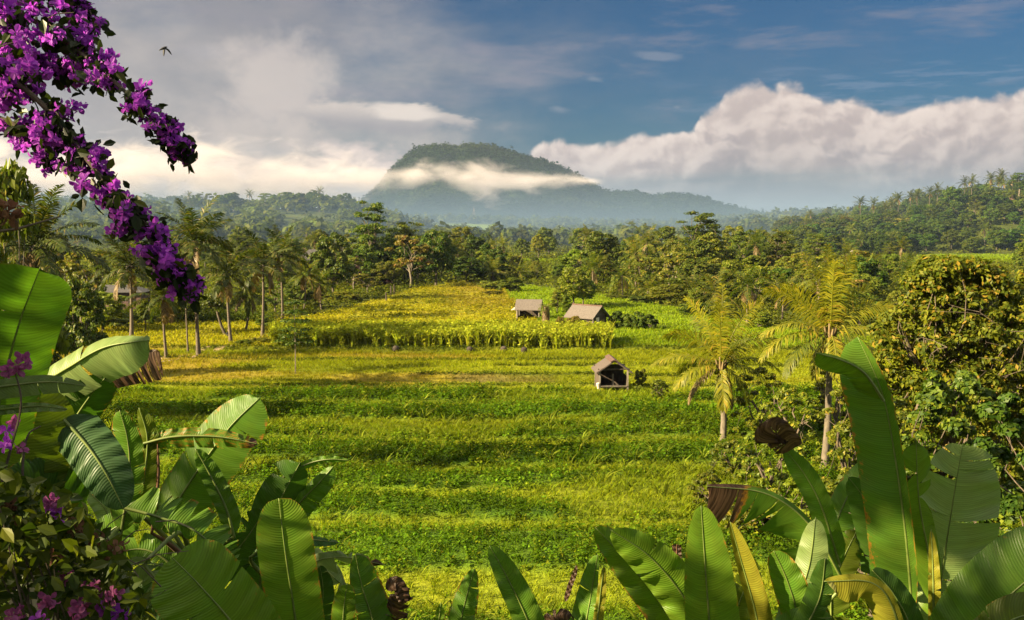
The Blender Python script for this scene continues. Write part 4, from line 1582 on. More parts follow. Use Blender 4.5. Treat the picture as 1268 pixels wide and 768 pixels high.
def pandanus():
    g = gd(676, 405)
    root = thing("shaggy_plant", "shaggy plant with a skirt of dead leaves between the far hut and thatched house", "plant", g)
    rng = np.random.RandomState(8)
    H = at(676, 376, g.y).z - g.z
    b = MB()
    b.tube([(0, 0, -.2), (0, 0, H * .8)], [.22, .16], 8)
    b.build("trunk", M["bark"], root)
    n = 520
    z = rng.uniform(.2, H * .82, n); a = rng.uniform(0, 6.28, n)
    c = np.stack([.42 * np.cos(a), .42 * np.sin(a), z], -1)
    d = np.stack([np.cos(a), np.sin(a), np.zeros(n)], -1)
    V, F = rhombs(c, d * .35 + np.array([0, 0, -1.0]) + rng.normal(size=(n, 3)) * .15, d, .7, .12)
    mesh_obj("dead_skirt", V, F, M["palm_dry"], root)
    Vs, Fs, n0 = [], [], 0
    for k in range(26):
        V, F = frond_geo(rng, 1.2, k * 2.4, 1.3 - k * .055, 1.4, 7, .35, .08, (0, 0, H * .78), .6)
        Vs.append(V); Fs.append(F + n0); n0 += len(V)
    mesh_obj("crown", np.vstack(Vs), np.vstack(Fs), M["palm_green"], root)


pandanus()
#@@PART3
# ------------------------------------------------------------------ crops, grass and undergrowth
def scatter_pts(rng, n, y0, y1, k=1.0, margin=1.12):
    """points inside the view wedge between two distances, uniform per area when k = 1"""
    u = rng.uniform(0, 1, n)
    y = np.sqrt(y0 * y0 + (y1 * y1 - y0 * y0) * u) if k == 1 else y0 * (y1 / y0) ** u
    x = rng.uniform(-.52 * margin, .52 * margin, n) * (y + 2)
    return x, y


def blades(rng, x, y, col, n, h, w, lean=.35, spread=.12):
    """grass tufts: n blades each, pointed ribbons that bend over"""
    N_ = len(x)
    z = height(x, y)
    a = rng.uniform(0, 6.28, (N_, n))
    b = np.stack([x, y, z], -1)[:, None, :] + np.stack([np.cos(a), np.sin(a), 0 * a], -1) * rng.uniform(0, spread, (N_, n, 1))
    D = unit(np.stack([np.cos(a) * lean * rng.uniform(.2, 1.6, (N_, n)), np.sin(a) * lean * rng.uniform(.2, 1.6, (N_, n)), np.ones((N_, n))], -1))
    L = (np.asarray(h).reshape(-1, 1) * rng.uniform(.6, 1.25, (N_, n)))[..., None]
    S = np.stack([-np.sin(a + 1.0), np.cos(a + 1.0), 0 * a], -1) * (np.asarray(w).reshape(-1, 1))[..., None] * .5
    mid = b + D * L * .55
    tip = b + D * L + np.stack([np.cos(a), np.sin(a), -.25 + 0 * a], -1) * L * .22
    V = np.stack([b - S * .6, b + S * .6, mid + S, tip, mid - S], 2).reshape(-1, 3)
    k = np.arange(N_ * n)[:, None] * 5
    F4 = k + np.array([0, 1, 2, 4])
    F3 = k + np.array([4, 2, 3])
    C = np.repeat(np.repeat(col[:, None, :], n, 1) * rng.uniform(.75, 1.25, (N_, n, 1)), 5, axis=1).reshape(-1, 3)
    return V, F4, F3, C


def herbs(rng, x, y, col, n, r, h, leaf):
    N_ = len(x)
    z = height(x, y)
    d = rng.normal(size=(N_, n, 3)); d[..., 2] = np.abs(d[..., 2])
    d = unit(d)
    r = np.asarray(r).reshape(-1, 1, 1); h = np.asarray(h).reshape(-1, 1, 1)
    c = np.stack([x, y, z], -1)[:, None, :] + d * np.concatenate([r + 0 * h, r + 0 * h, h + 0 * r], -1) * rng.uniform(.35, 1.05, (N_, n, 1))
    Nn = d * .7 + rng.normal(size=(N_, n, 3)) * .4 + np.array([0, 0, .7])
    T = np.cross(Nn, rng.normal(size=(N_, n, 3)))
    L = (np.asarray(leaf).reshape(-1, 1) * rng.uniform(.6, 1.3, (N_, n))).ravel()
    V, F = rhombs(c.reshape(-1, 3), T.reshape(-1, 3), Nn.reshape(-1, 3), L, L * .62, .1)
    hi = np.clip(c[..., 2:3] - z[:, None, None], 0, None)
    C = np.repeat((col[:, None, :] * rng.uniform(.7, 1.3, (N_, n, 1))).reshape(-1, 3), 4, axis=0)
    return V, F, C


class Mass:
    def __init__(self):
        self.V, self.F4, self.F3, self.C, self.n = [], [], [], [], 0

    def put(self, V, F4, F3, C):
        self.V.append(V); self.C.append(C)
        self.F4.append(F4 + self.n)
        if F3 is not None:
            self.F3.append(F3 + self.n)
        self.n += len(V)

    def build(self, name, label, cat):
        o = mesh_obj(name, np.vstack(self.V), [np.vstack(self.F4)] + ([np.vstack(self.F3)] if self.F3 else []), M["meadow"], col=np.clip(np.vstack(self.C), .003, .7))
        return tag(o, label, cat, kind="stuff")


def crops():
    rng = np.random.RandomState(3)
    crop, grass, under = Mass(), Mass(), Mass()
    # leafy beds
    x, y = scatter_pts(rng, 30000, 28, 78)
    bd = bed(x, y)
    k = (bd > .35) & (field_zone(x, y) == 1)
    x, y, bd = x[k], y[k], bd[k]
    c = field_col(x, y) * rng.uniform(.75, 1.35, (len(x), 1)) * (1.1 + .45 * wob(x, y, 2.6, 9.)[:, None])
    bright = rng.uniform(size=len(x)) < .10
    c[bright] = np.array([.16, .185, .012]) * rng.uniform(.8, 1.2, (bright.sum(), 1))
    sz = 1 + .012 * (y - 30)
    crop.put(*(lambda v: (v[0], v[1], None, v[2]))(herbs(rng, x, y, c, 15, .26 * sz * rng.uniform(.6, 1.6, len(x)), .58 * bd * rng.uniform(.4, 1.7, len(x)), .125 * sz * rng.uniform(.8, 1.35, len(x)))))
    # grassy strips between the beds, and stray tufts everywhere
    x, y = scatter_pts(rng, 34000, 25, 79)
    bd = bed(x, y)
    k = ((bd < .55) | (rng.uniform(size=len(x)) < .16)) & (field_zone(x, y) == 1)
    x, y, bd = x[k], y[k], bd[k]
    c = field_col(x, y) * 1.15
    v = blades(rng, x, y, c, 6, .30 * rng.uniform(.6, 1.4, len(x)) + .25 * bd, .022 + .0004 * y, .5, .16)
    grass.put(*v)
    x, y = scatter_pts(rng, 9000, 25, 79)
    k = (bed(x, y) < .5) & (field_zone(x, y) == 1)
    x, y = x[k], y[k]
    v = herbs(rng, x, y, field_col(x, y) * 1.05, 9, .2, .16, .10)
    grass.put(v[0], v[1], None, v[2])
    # young maize dotted through the beds: taller arching blades
    x, y = scatter_pts(rng, 1500, 30, 76)
    k = (wob(x, y, 8.0, 5.) > -.25)
    x, y = x[k], y[k]
    c = np.tile(np.array([.15, .185, .018]), (len(x), 1)) * rng.uniform(.7, 1.25, (len(x), 1))
    crop.put(*blades(rng, x, y, c, 8, rng.uniform(.45, 1.05, len(x)), .055 + .0003 * y, .75, .05))
    # near paddies
    x, y = scatter_pts(rng, 40000, 74, 106)
    k = field_zone(x, y) == 2
    x, y = x[k], y[k]
    c = field_col(x, y) * (1 + .15 * wob(x, y * 2, 3.0, 2.)[:, None])
    bare = (abs(c[:, 1] / c[:, 0] - .82) < .07) & (rng.uniform(size=len(x)) < .6)
    x, y, c = x[~bare], y[~bare], c[~bare]
    grass.put(*blades(rng, x, y, c, 5, .30 * rng.uniform(.6, 1.3, len(x)) * (.7 + .6 * (y > 90)), .05, .45, .25))
    # weeds on the bunds
    x, y = scatter_pts(rng, 60000, 77, 104)
    k = bund(x, y) > .45
    x, y = x[k][:2600], y[k][:2600]
    v = herbs(rng, x, y, np.tile([.055, .080, .010], (len(x), 1)), 8, .25, .30, .16)
    grass.put(v[0], v[1], None, v[2])
    # tall crop strip: stems with long leaves, shoulder to shoulder
    n = 3000
    px = rng.uniform(333, 756, n)
    yy = rng.uniform(101.8, 110.5, n)
    x = (px - 634) / FPX * yy
    y = yy - .035 * x
    c = np.array([.190, .215, .018]) * rng.uniform(.8, 1.3, (n, 1)) * np.array([1, 1, 1]) + rng.uniform(0, .035, (n, 1)) * np.array([1.3, .9, .0])
    hh = rng.uniform(1.5, 2.1, n) * (1 + .15 * wob(x, y, 3., 1.))
    crop.put(*blades(rng, x, y, c * 1.2, 6, hh, .13, .10, .10))
    for f in (.35, .6, .85, 1.0):
        v = herbs(rng, x, y, c * (1.0 + .25 * (f > .8)), 4, .34, .45, .34)
        v[0][:, 2] += np.repeat(hh * f - .3, 16)
        crop.put(v[0], v[1], None, v[2])
    # yellow bushy crop up to the trees
    x, y = scatter_pts(rng, 26000, 108, 214, 2)
    k = field_zone(x, y) == 4
    x, y = x[k], y[k]
    c = field_col(x, y) * rng.uniform(.8, 1.3, (len(x), 1))
    v = herbs(rng, x, y, c, 10, .55 * rng.uniform(.7, 1.3, len(x)), (.35 + .5 * sm(-.3, .5, wob(x, y * 4.0, 6.0, 8.0))) * rng.uniform(.6, 1.3, len(x)), .30)
    crop.put(v[0], v[1], None, v[2])
    # bright paddies on the right, the left meadow, the open fields further off
    x, y = scatter_pts(rng, 60000, 94, 215, 2)
    k = (field_zone(x, y) == 5) | (field_zone(x, y) == 6)
    x, y = x[k], y[k]
    grass.put(*blades(rng, x, y, field_col(x, y) * 1.1, 4, .36 * rng.uniform(.6, 1.3, len(x)), .09 + .0006 * (y - 90), .4, .4))
    x, y = scatter_pts(rng, 50000, 318, 520)
    k = field_zone(x, y) == 5
    x, y = x[k], y[k]
    grass.put(*blades(rng, x, y, field_col(x, y) * 1.1, 3, np.full(len(x), .5), .4, .4, .8))
    # undergrowth below the woods
    x, y = scatter_pts(rng, 30000, 112, 640, 2)
    k = field_zone(x, y) == 7
    x, y = x[k], y[k]
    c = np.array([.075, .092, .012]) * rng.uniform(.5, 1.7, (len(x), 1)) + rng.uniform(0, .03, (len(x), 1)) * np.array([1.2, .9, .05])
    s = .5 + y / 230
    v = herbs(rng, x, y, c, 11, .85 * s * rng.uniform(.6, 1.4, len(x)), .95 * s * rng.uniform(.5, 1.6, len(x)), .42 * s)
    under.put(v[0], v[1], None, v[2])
    # rough hedge line at the back of the left meadow
    n = 900
    px = rng.uniform(60, 335, n)
    y = rng.uniform(129, 134, n)
    x = (px - 634) / FPX * y
    c = np.array([.075, .10, .014]) * rng.uniform(.6, 1.5, (n, 1))
    v = herbs(rng, x, y, c, 14, .6, rng.uniform(.8, 2.0, n), .3)
    under.put(v[0], v[1], None, v[2])
    # slope below the terrace: dark weeds
    x = rng.uniform(-22, 22, 9000); y = rng.uniform(2.5, 27, 9000)
    k = abs(x) < 3.5 + .62 * y
    x, y = x[k], y[k]
    c = np.array([.040, .062, .009]) * rng.uniform(.6, 1.5, (len(x), 1))
    v = herbs(rng, x, y, c, 10, .24 * rng.uniform(.7, 1.4, len(x)), .34 * rng.uniform(.6, 1.4, len(x)) * sm(1.5, 9, y), .12)
    under.put(v[0], v[1], None, v[2])
    x = rng.uniform(-30, 30, 7000); y = rng.uniform(16, 30, 7000)
    under.put(*blades(rng, x, y, np.array([.085, .11, .012]) * rng.uniform(.6, 1.4, (len(x), 1)), 6, .4, .03, .5, .2))
    crop.build("crop_foliage", "rows of low leafy crops, young maize, tall stalks and yellow bushes covering the fields", "crops")
    grass.build("grass", "bright grass and rice shoots of the paddies and the strips between beds", "grass")
    under.build("undergrowth", "dark weeds and undergrowth below the woods and on the near slope", "undergrowth")


crops()


# ------------------------------------------------------------------ huts and houses
def gable_roof(b, w, l, z_e, z_r, over=.35, th=.12):
    """two thick slopes along y; w across x"""
    for s in (-1, 1):
        e0 = (s * (w / 2 + over), z_e - over * (z_r - z_e) / (w / 2))
        r0 = (s * .012, z_r)
        y0, y1 = -l / 2 - over, l / 2 + over
        P = [(e0[0], y0, e0[1]), (r0[0], y0, r0[1]), (r0[0], y1, r0[1]), (e0[0], y1, e0[1])]
        if s < 0:
            P = [P[1], P[0], P[3], P[2]]
        b.hexa(P + [(p[0], p[1], p[2] + th) for p in P])


def hut_small():
    g = gd(757, 483)
    root = thing("field_hut", "small open field hut with gable roof and dark ridge cap alone among the beds", "hut", g, R(3))
    w, l = 2.2, 2.4
    for sx in (-1, 1):
        for sy in (-1, 1):
            b = MB(); b.box((sx * w / 2, sy * l / 2, .85), (.12, .12, 2.1)); b.build("post", M["wood_grey"], root)
    b = MB(); b.box((0, 0, .42), (w + .1, l + .1, .10)); b.build("platform", M["wood_dark"], root)
    b = MB(); b.box((0, -l / 2 - .07, .50), (w - .1, .05, .07)); b.build("front_rail", M["wood_grey"], root)
    b = MB(); b.box((0, l / 2 - .08, 1.12), (w - .14, .06, 1.32)); b.build("back_panel", M["wood_dark"], root)
    for s in (-1, 1):
        b = MB(); b.box((s * (w / 2 - .02), .1, .85), (.05, l - .4, .75)); b.build("side_panel", M["wood_dark"], root)
    b = MB(); b.box((-.02, -l / 2 + .35, .95), (.10, .10, .95)); b.build("inner_post", M["wood_grey"], root)
    for sy in (-1, 1):
        b = MB(); b.box((0, sy * l / 2, 1.83), (w + .3, .10, .10)); b.build("tie_beam", M["wood_dark"], root)
    b = MB()
    gable_roof(b, w, l, 1.72, 2.45, .32, .11)
    roof = b.build("roof", M["thatch_red"], root)
    b = MB()
    for s in (-1, 1):
        P = [(0, -l / 2 - .4, 2.57), (s * .30, -l / 2 - .4, 2.42), (s * .30, l / 2 + .4, 2.42), (0, l / 2 + .4, 2.57)]
        if s < 0:
            P = [P[1], P[0], P[3], P[2]]
        b.hexa(P + [(p[0], p[1], p[2] + .09) for p in P])
    b.build("ridge_cap", M["ridge"], roof)
    b = MB(); b.tube([(-w / 2 - .1, -l / 2, .3), (-w / 2 - .16, -l / 2 - .05, .75)], [.09, .14], 7); b.build("sack", M["plaster"], root)


def hut_house():
    g = gd(727, 406)
    root = thing("thatched_house", "thatched farm house with dark walls, its grey roof slope facing the paddies", "farm house", g, R(-131))
    root.scale = (.86, .86, .86)
    w, l = 3.4, 4.4                                               # gable along local y
    b = MB()
    for c, s in (((0, -l / 2 + .06, .95), (w, .12, 1.9)), ((0, l / 2 - .06, .95), (w, .12, 1.9)), ((-w / 2 + .06, 0, .95), (.12, l - .24, 1.9)), ((w / 2 - .06, 0, .95), (.12, l - .24, 1.9))):
        b.box(c, s)
    b.build("wall", M["wood_dark"], root)
    for s in (-1, 1):
        b = MB()
        y = s * (l / 2 - .02)
        P = [(-w / 2, y - .03, 1.9), (w / 2, y - .03, 1.9), (w / 2, y + .03, 1.9), (-w / 2, y + .03, 1.9), (-.03, y - .03, 3.0), (.03, y - .03, 3.0), (.03, y + .03, 3.0), (-.03, y + .03, 3.0)]
        b.hexa(P)
        b.build("gable", M["thatch_red"], root)
    b = MB(); gable_roof(b, w, l, 1.85, 3.15, .45, .14); roof = b.build("roof", M["thatch"], root)
    b = MB(); b.tube([(0, -l / 2 - .5, 3.30), (0, l / 2 + .5, 3.30)], .11, 8); b.build("ridge_pole", M["ridge"], roof)
    b = MB(); b.box((.5, l / 2 + .03, 1.0), (.7, .06, 1.3)); b.build("window", M["plaster"], root)
    b = MB(); b.box((-w / 2 - .03, -.6, .85), (.06, .9, 1.6)); b.build("door", M["wood_grey"], root)
    for s in (-1, 1):
        b = MB(); b.box((s * (w / 2 + .25), l / 2 + .3, .8), (.11, .11, 1.7)); b.build("post", M["wood_grey"], root)


def hut_far():
    g = gd(655, 394)
    root = thing("lean_to_hut", "far field hut with a pale flat-sloped roof in the yellow crop", "hut", g, R(-8))
    w, l = 3.2, 2.6
    for sx in (-1, 1):
        for sy in (-1, 1):
            b = MB(); b.box((sx * (w / 2 - .1), sy * (l / 2 - .1), .75), (.14, .14, 1.6)); b.build("post", M["wood_grey"], root)
    b = MB()
    P = [(-w / 2 - .2, -l / 2 - .3, 1.15), (w / 2 + .2, -l / 2 - .3, 1.15), (w / 2 + .2, .3, 2.45), (-w / 2 - .2, .3, 2.45)]
    b.hexa(P + [(p[0], p[1], p[2] + .10) for p in P])
    P = [(-w / 2 - .2, .312, 2.45), (w / 2 + .2, .312, 2.45), (w / 2 + .2, l / 2 + .4, 1.5), (-w / 2 - .2, l / 2 + .4, 1.5)]
    b.hexa(P + [(p[0], p[1], p[2] + .10) for p in P])
    b.build("roof", M["thatch"], root)
    b = MB(); b.box((0, l / 2 - .2, .7), (w - .4, .06, 1.3)); b.build("back_panel", M["wood_dark"], root)
    b = MB(); b.box((-w / 2 + .02, 0, .55), (.06, l - .5, 1.05)); b.build("side_panel", M["plaster"], root)
    b = MB(); b.hexa([(-w / 2 - .75, -.9, 1.1), (-w / 2 - .2, -.9, 1.25), (-w / 2 - .2, .5, 1.25), (-w / 2 - .75, .5, 1.1), (-w / 2 - .75, -.9, 1.16), (-w / 2 - .2, -.9, 1.6), (-w / 2 - .2, .5, 1.6), (-w / 2 - .75, .5, 1.16)]); b.build("awning", M["plaster"], root)


def house(name, label, px, d, base_py, eave, wide, deep, rise, wallm, roofm, rz=0.0, wins=2):
    g = on_ground(px, d)
    root = thing(name, label, "house", g, R(rz))
    b = MB(); b.box((0, 0, eave / 2 - .1), (wide, deep, eave + .2)); b.build("wall", M[wallm], root)
    b = MB()
    P = [(-wide / 2 - .5, -deep / 2 - .5, eave + .004), (wide / 2 + .5, -deep / 2 - .5, eave + .004), (wide / 2 + .5, deep / 2 + .5, eave + .004), (-wide / 2 - .5, deep / 2 + .5, eave + .004)]
    top = [(-wide / 2 + deep * .45, -.08, eave + rise), (wide / 2 - deep * .45, -.08, eave + rise), (wide / 2 - deep * .45, .08, eave + rise), (-wide / 2 + deep * .45, .08, eave + rise)]
    b.hexa(P + top)
    b.build("roof", M[roofm], root)
    for k in range(wins):
        xx = (k + .5) / wins * wide - wide / 2
        b = MB(); b.box((xx, -deep / 2 - .02, eave * .52), (min(1.0, wide / wins * .45), .06, 1.0)); b.build("window", M["opening"], root)
    b = MB(); b.box((wide * .12, -deep / 2 - .022, 1.0), (.85, .06, 2.0)); b.build("door", M["wood_dark"], root)


hut_small(); hut_house(); hut_far()
house("farm_house", "long low house with dusty pink walls behind the left meadow's trees", 134, 150, 0, 2.6, 11, 5, 1.0, "pink_wall", "grey_roof", 4, 4)
house("grey_roof_house", "house with a grey hipped roof half hidden behind the grove of palms", 388, 200, 0, 5.2, 6, 5, 2.2, "wood_dark", "grey_roof", 10, 2)
house("white_house", "tiny white house with a dark red roof at the foot of the wooded hill", 1060, 452, 0, 3.6, 5.5, 4.5, 2.0, "plaster", "clay_roof", -8, 2)
house("hill_house", "small house with a reddish roof among trees near the hill top", 1247, 505, 0, 3.4, 4, 3.5, 1.5, "pink_wall", "clay_roof", 12, 2)


def tower():
    g = on_ground(587, 1330)
    top = at(587, 258, 1330).z
    root = thing("tower", "thin pale lattice tower standing in the mist at the mountain's foot", "tower", g)
    H = top - g.z
    b = MB()
    for sx in (-1, 1):
        for sy in (-1, 1):
            b.tube([(sx * 2.6, sy * 2.6, -1), (sx * .8, sy * .8, H)], [.3, .2], 5)
    n = 9
    for k in range(n):
        z0, z1 = H * k / n, H * (k + 1) / n
        w0, w1 = 2.6 - 1.8 * k / n, 2.6 - 1.8 * (k + 1) / n
        for (a, c) in (((-1, -1), (1, -1)), ((1, -1), (1, 1)), ((1, 1), (-1, 1)), ((-1, 1), (-1, -1))):
            b.tube([(a[0] * w0, a[1] * w0, z0), (c[0] * w1, c[1] * w1, z1)], .15, 4)
    b.build("lattice", M["wood_grey"], root)
    b = MB(); b.tube([(0, 0, H - .5), (0, 0, H + 4)], [.3, .1], 6); b.build("antenna", M["wood_grey"], root)
    b = MB(); b.tube([(0, 0, H - 5), (0, 0, H - 1.5)], [1.2, 1.2], 8); b.build("drum", M["wood_grey"], root)


tower()

for k, (px, py, h) in enumerate([(478, 374, 1.6), (484, 366, 1.7), (488, 364, 1.7)]):
    g = gd(px, py)
    b = MB()
    b.tube([(0, 0, -.3), (.03, .02, h * .6), (0, .03, h)], [.13, .12, .11], 7)
    o = b.build("fence_post", M["wood_dark"])
    o.location = g
    tag(o, ["dark wooden post at the edge of the lawn, standing apart from the pair", "dark wooden post, left one of the pair on the lawn", "dark wooden post, right one of the pair on the lawn"][k], "post", "posts on the lawn")

for k, (px, py) in enumerate([(490, 437), (582, 437), (624, 436), (649, 437)]):
    g = gd(px, py)
    b = MB()
    b.ball((0, 0, .25), (.36, .3, .33), 12, 8, .35, k * 3.1)
    for q in range(14):
        a = q * .45
        b.tube([(.2 * math.cos(a), .2 * math.sin(a), .3), (.45 * math.cos(a), .4 * math.sin(a), .3 + .25 * math.sin(q * 2.1))], [.02, .006], 4)
    o = b.build("straw_heap", M["straw"], None, True)
    o.location = g
    tag(o, ["dark round heap at the crop strip's foot, leftmost and alone", "dark round heap at the crop strip's foot, second from the left", "dark round heap at the crop strip's foot, left of the widest", "widest dark heap at the crop strip's foot, nearest the thatched house"][k], "heap", "dark heaps at the foot of the crop strip")


def leaning_trunk_tree():
    g = gd(278, 417)
    root = thing("leaning_tree", "small tree with a leaning bare trunk beside the resting person", "tree", g)
    b = MB()
    b.tube([(.5, 0, -.2), (.1, 0, .15), (-.35, .1, 1.2), (-.75, .1, 2.6), (-.9, .1, 4.2)], [.22, .2, .17, .14, .08], 8)
    cl = []
    rng = np.random.RandomState(77)
    for k in range(16):
        a = k * 2.4
        c = (-.9 + 1.5 * math.cos(a) * rng.uniform(.3, 1), 1.5 * math.sin(a) * rng.uniform(.3, 1), rng.uniform(2.9, 5.2))
        limb(b, (-.8, .1, 2.8), c, .05, .015, .1, rng, 5)
        cl.append((c, (.7, .7, .45)))
    b.build("trunk", M["bark"], root, True)
    V, F = leaf_cloud(rng, cl, 1500, .26, .16, .5, .1, .2)
    mesh_obj("crown", V, F, M["leaf_dense"], root)


leaning_trunk_tree()


def skin_body(name, joints, edges, mat, root_i=0, levels=2):
    me = bpy.data.meshes.new(name)
    me.from_pydata([j[0] for j in joints], edges, [])
    o = bpy.data.objects.new(name, me)
    COL.objects.link(o)
    md = o.modifiers.new("skin", "SKIN")
    for v, j in zip(me.skin_vertices[0].data, joints):
        v.radius = (j[1], j[1])
    me.skin_vertices[0].data[root_i].use_root = True
    sb = o.modifiers.new("sub", "SUBSURF")
    sb.levels = sb.render_levels = levels
    dg = bpy.context.evaluated_depsgraph_get()
    em = bpy.data.meshes.new_from_object(o.evaluated_get(dg))
    bpy.data.objects.remove(o)
    em.name = name
    em.materials.clear()
    em.materials.append(mat)
    em.polygons.foreach_set("use_smooth", np.ones(len(em.polygons), bool))
    o = bpy.data.objects.new(name, em)
    COL.objects.link(o)
    return o


def sitting_person():
    """sits on the ground by the track, knees drawn up, back to the palms"""
    g = gd(283, 418)
    root = thing("person", "person in dark clothes sitting on the ground with knees drawn up beside the track", "person", g, R(20))
    J = [((0, 0, .12), .13), ((0, .02, .32), .13), ((0, -.03, .52), .15), ((0, -.06, .60), .06), ((0, -.10, .70), .055),
         ((.17, -.02, .54), .065), ((.27, -.16, .36), .045), ((.14, -.34, .40), .035),
         ((-.17, -.02, .54), .065), ((-.27, -.16, .36), .045), ((-.14, -.34, .40), .035),
         ((.10, -.02, .11), .10), ((.15, -.36, .44), .065), ((.14, -.50, .06), .045), ((.14, -.64, .035), .035),
         ((-.10, -.02, .11), .10), ((-.15, -.36, .44), .065), ((-.14, -.50, .06), .045), ((-.14, -.64, .035), .035)]
    E = [(0, 1), (1, 2), (2, 3), (3, 4), (2, 5), (5, 6), (6, 7), (2, 8), (8, 9), (9, 10), (0, 11), (11, 12), (12, 13), (13, 14), (0, 15), (15, 16), (16, 17), (17, 18)]
    body = skin_body("body", J, E, M["cloth_dark"])
    body.parent = root
    b = MB()
    b.ball((0, -.115, .80), (.085, .10, .12), 14, 10)
    b.ball((0, -.215, .79), (.014, .022, .022), 6, 5)
    for s in (-1, 1):
        b.ball((s * .033, -.203, .815), (.013, .008, .008), 6, 4)
        b.ball((s * .088, -.105, .795), (.012, .024, .033), 6, 5)
    b.ball((0, -.205, .745), (.026, .010, .008), 6, 4)
    b.build("head", M["skin"], root, True)
    b = MB(); b.ball((0, -.085, .835), (.098, .105, .105), 12, 8); b.build("hair", M["hair"], root, True)
    for s in (-1, 1):
        b = MB()
        hx, hy, hz_ = s * .14, -.36, .405
        b.ball((hx, hy - .03, hz_), (.030, .045, .016), 8, 6)
        for f in range(4):
            fx = hx + (f - 1.5) * .016
            ln = (.055, .066, .062, .048)[f]
            b.tube([(fx, hy - .06, hz_), (fx, hy - .06 - ln * .6, hz_ - .008), (fx, hy - .06 - ln, hz_ - .03)], [.009, .008, .006], 5)
        b.tube([(hx - s * .028, hy - .02, hz_), (hx - s * .048, hy - .05, hz_ - .01), (hx - s * .046, hy - .075, hz_ - .02)], [.010, .009, .007], 5)
        b.build("hand", M["skin"], root, True)


sitting_person()


def bird():
    c = at(203, 60, 42)
    root = thing("bird", "small black bird flying in the grey sky beside the purple blossoms", "bird", c, R(0))
    body = skin_body("body", [((-.20, -.05, -.10), .006), ((-.14, -.04, -.055), .030), ((-.02, 0, .01), .055), ((.06, .02, .05), .045), ((.10, .03, .06), .028), ((.14, .035, .055), .008),
                              ((-.16, -.10, -.115), .006)], [(0, 1), (1, 2), (2, 3), (3, 4), (4, 5), (1, 6)], M["bird"], 2)
    body.parent = root
    for tip, mid in (((.02, -.10, -.34), (.03, -.06, -.14)), ((.27, .16, -.24), (.16, .09, -.05))):
        b = MB()
        b0 = Vector((.03, .01, .03))
        m, e = Vector(mid), Vector(tip)
        ch = Vector((-.10, .02, .0))
        V = []
        for p, k, th in ((b0, 1.0, .012), (b0.lerp(m, .5), 1.1, .010), (m, 1.0, .008), (m.lerp(e, .5), .75, .006), (m.lerp(e, .85), .42, .004), (e, .06, .002)):
            for q in (p - ch * .35 * k, p + ch * .65 * k):
                V += [q + Vector((0, -th, th)), q + Vector((0, th, -th))]
        F = []
        for i in range(5):
            a = i * 4
            F += [(a, a + 2, a + 6, a + 4), (a + 1, a + 5, a + 7, a + 3), (a, a + 4, a + 5, a + 1), (a + 2, a + 3, a + 7, a + 6)]
        F += [(0, 1, 3, 2), (20, 22, 23, 21)]
        b.addq(np.array([tuple(v) for v in V]), F)
        b.build("wing", M["bird"], root, True)


bird()
#@@PART4
# ------------------------------------------------------------------ banana plants
def banana_mat():
    m, t, out = new_mat("banana_leaf")
    uv = t.node("ShaderNodeUVMap", 0, uv_map="UVMap")
    u, v, _ = t.sep(uv)
    au = t.m("ABSOLUTE", u)
    o = t.node("ShaderNodeObjectInfo", "Random")
    oc = t.node("ShaderNodeObjectInfo", "Color")
    # side veins sweep forward from the midrib
    ph = t.m("MULTIPLY_ADD", t.m("MULTIPLY", au, au), -.05, v)
    w = t.m("SINE", t.m("MULTIPLY", ph, 2 * math.pi / .017))
    w2 = t.noise(t.xyz(t.m("MULTIPLY", ph, 60.0), t.m("MULTIPLY", au, 1.0), o), 1.0, 3, .6)
    blot = t.noise(t.xyz(t.m("MULTIPLY", u, .8), t.m("MULTIPLY", v, 3.0), t.m("MULTIPLY", o, 9.0)), 2.0, 4, .6)
    veins = t.m("ADD", t.m("MULTIPLY", w, .10), t.m("MULTIPLY", t.m("SUBTRACT", w2, .5), .9))
    hs = t.n.new("ShaderNodeHueSaturation")
    t.set(hs.inputs["Color"], oc)
    t.set(hs.inputs["Value"], t.m("ADD", t.m("MULTIPLY_ADD", veins, .85, .86), t.m("MULTIPLY", blot, .34)))
    t.set(hs.inputs["Hue"], t.m("MULTIPLY_ADD", t.m("SUBTRACT", blot, .5), .05, .5))
    col = hs.outputs[0]
    # pale waxy underside
    bf = t.node("ShaderNodeNewGeometry", "Backfacing")
    col = t.mix(t.m("MULTIPLY", bf, .45), col, (.16, .19, .11))
    # scorched and dried margins
    dry = t.node("ShaderNodeAttribute", "Fac", attribute_name="dry")
    dn = t.noise(t.xyz(t.m("MULTIPLY", u, 3.0), t.m("MULTIPLY", v, 9.0), o), 2.2, 4, .65)
    dm = t.ss(t.m("ADD", dry, t.m("MULTIPLY", t.m("SUBTRACT", dn, .5), .9)), .42, .62)
    dm2 = t.ss(t.m("ADD", dry, t.m("MULTIPLY", t.m("SUBTRACT", dn, .5), .9)), .30, .46)
    brown = t.mix(t.ss(w2, .3, .7), (.030, .017, .011), (.12, .070, .045))
    col = t.mix(dm2, col, (.34, .16, .022))
    col = t.mix(dm, col, brown)
    b = t.n.new("ShaderNodeBump")
    b.inputs["Strength"].default_value = .22
    b.inputs["Distance"].default_value = .006
    t.set(b.inputs["Height"], t.m("ADD", w, t.m("MULTIPLY", w2, 2.0)))
    leaf_shader(t, out, col, .42, .035, .38, (1.0, 1.18, .40), b.outputs[0])
    return m


M["banana"] = banana_mat()
M["midrib"] = plain_mat("banana_midrib", (.085, .13, .022), (.15, .19, .04), 12, .5, bump=.1)
M["pseudostem"] = plain_mat("banana_stem", (.10, .12, .035), (.20, .15, .07), 4, .6, (1, 1, .3), .3)

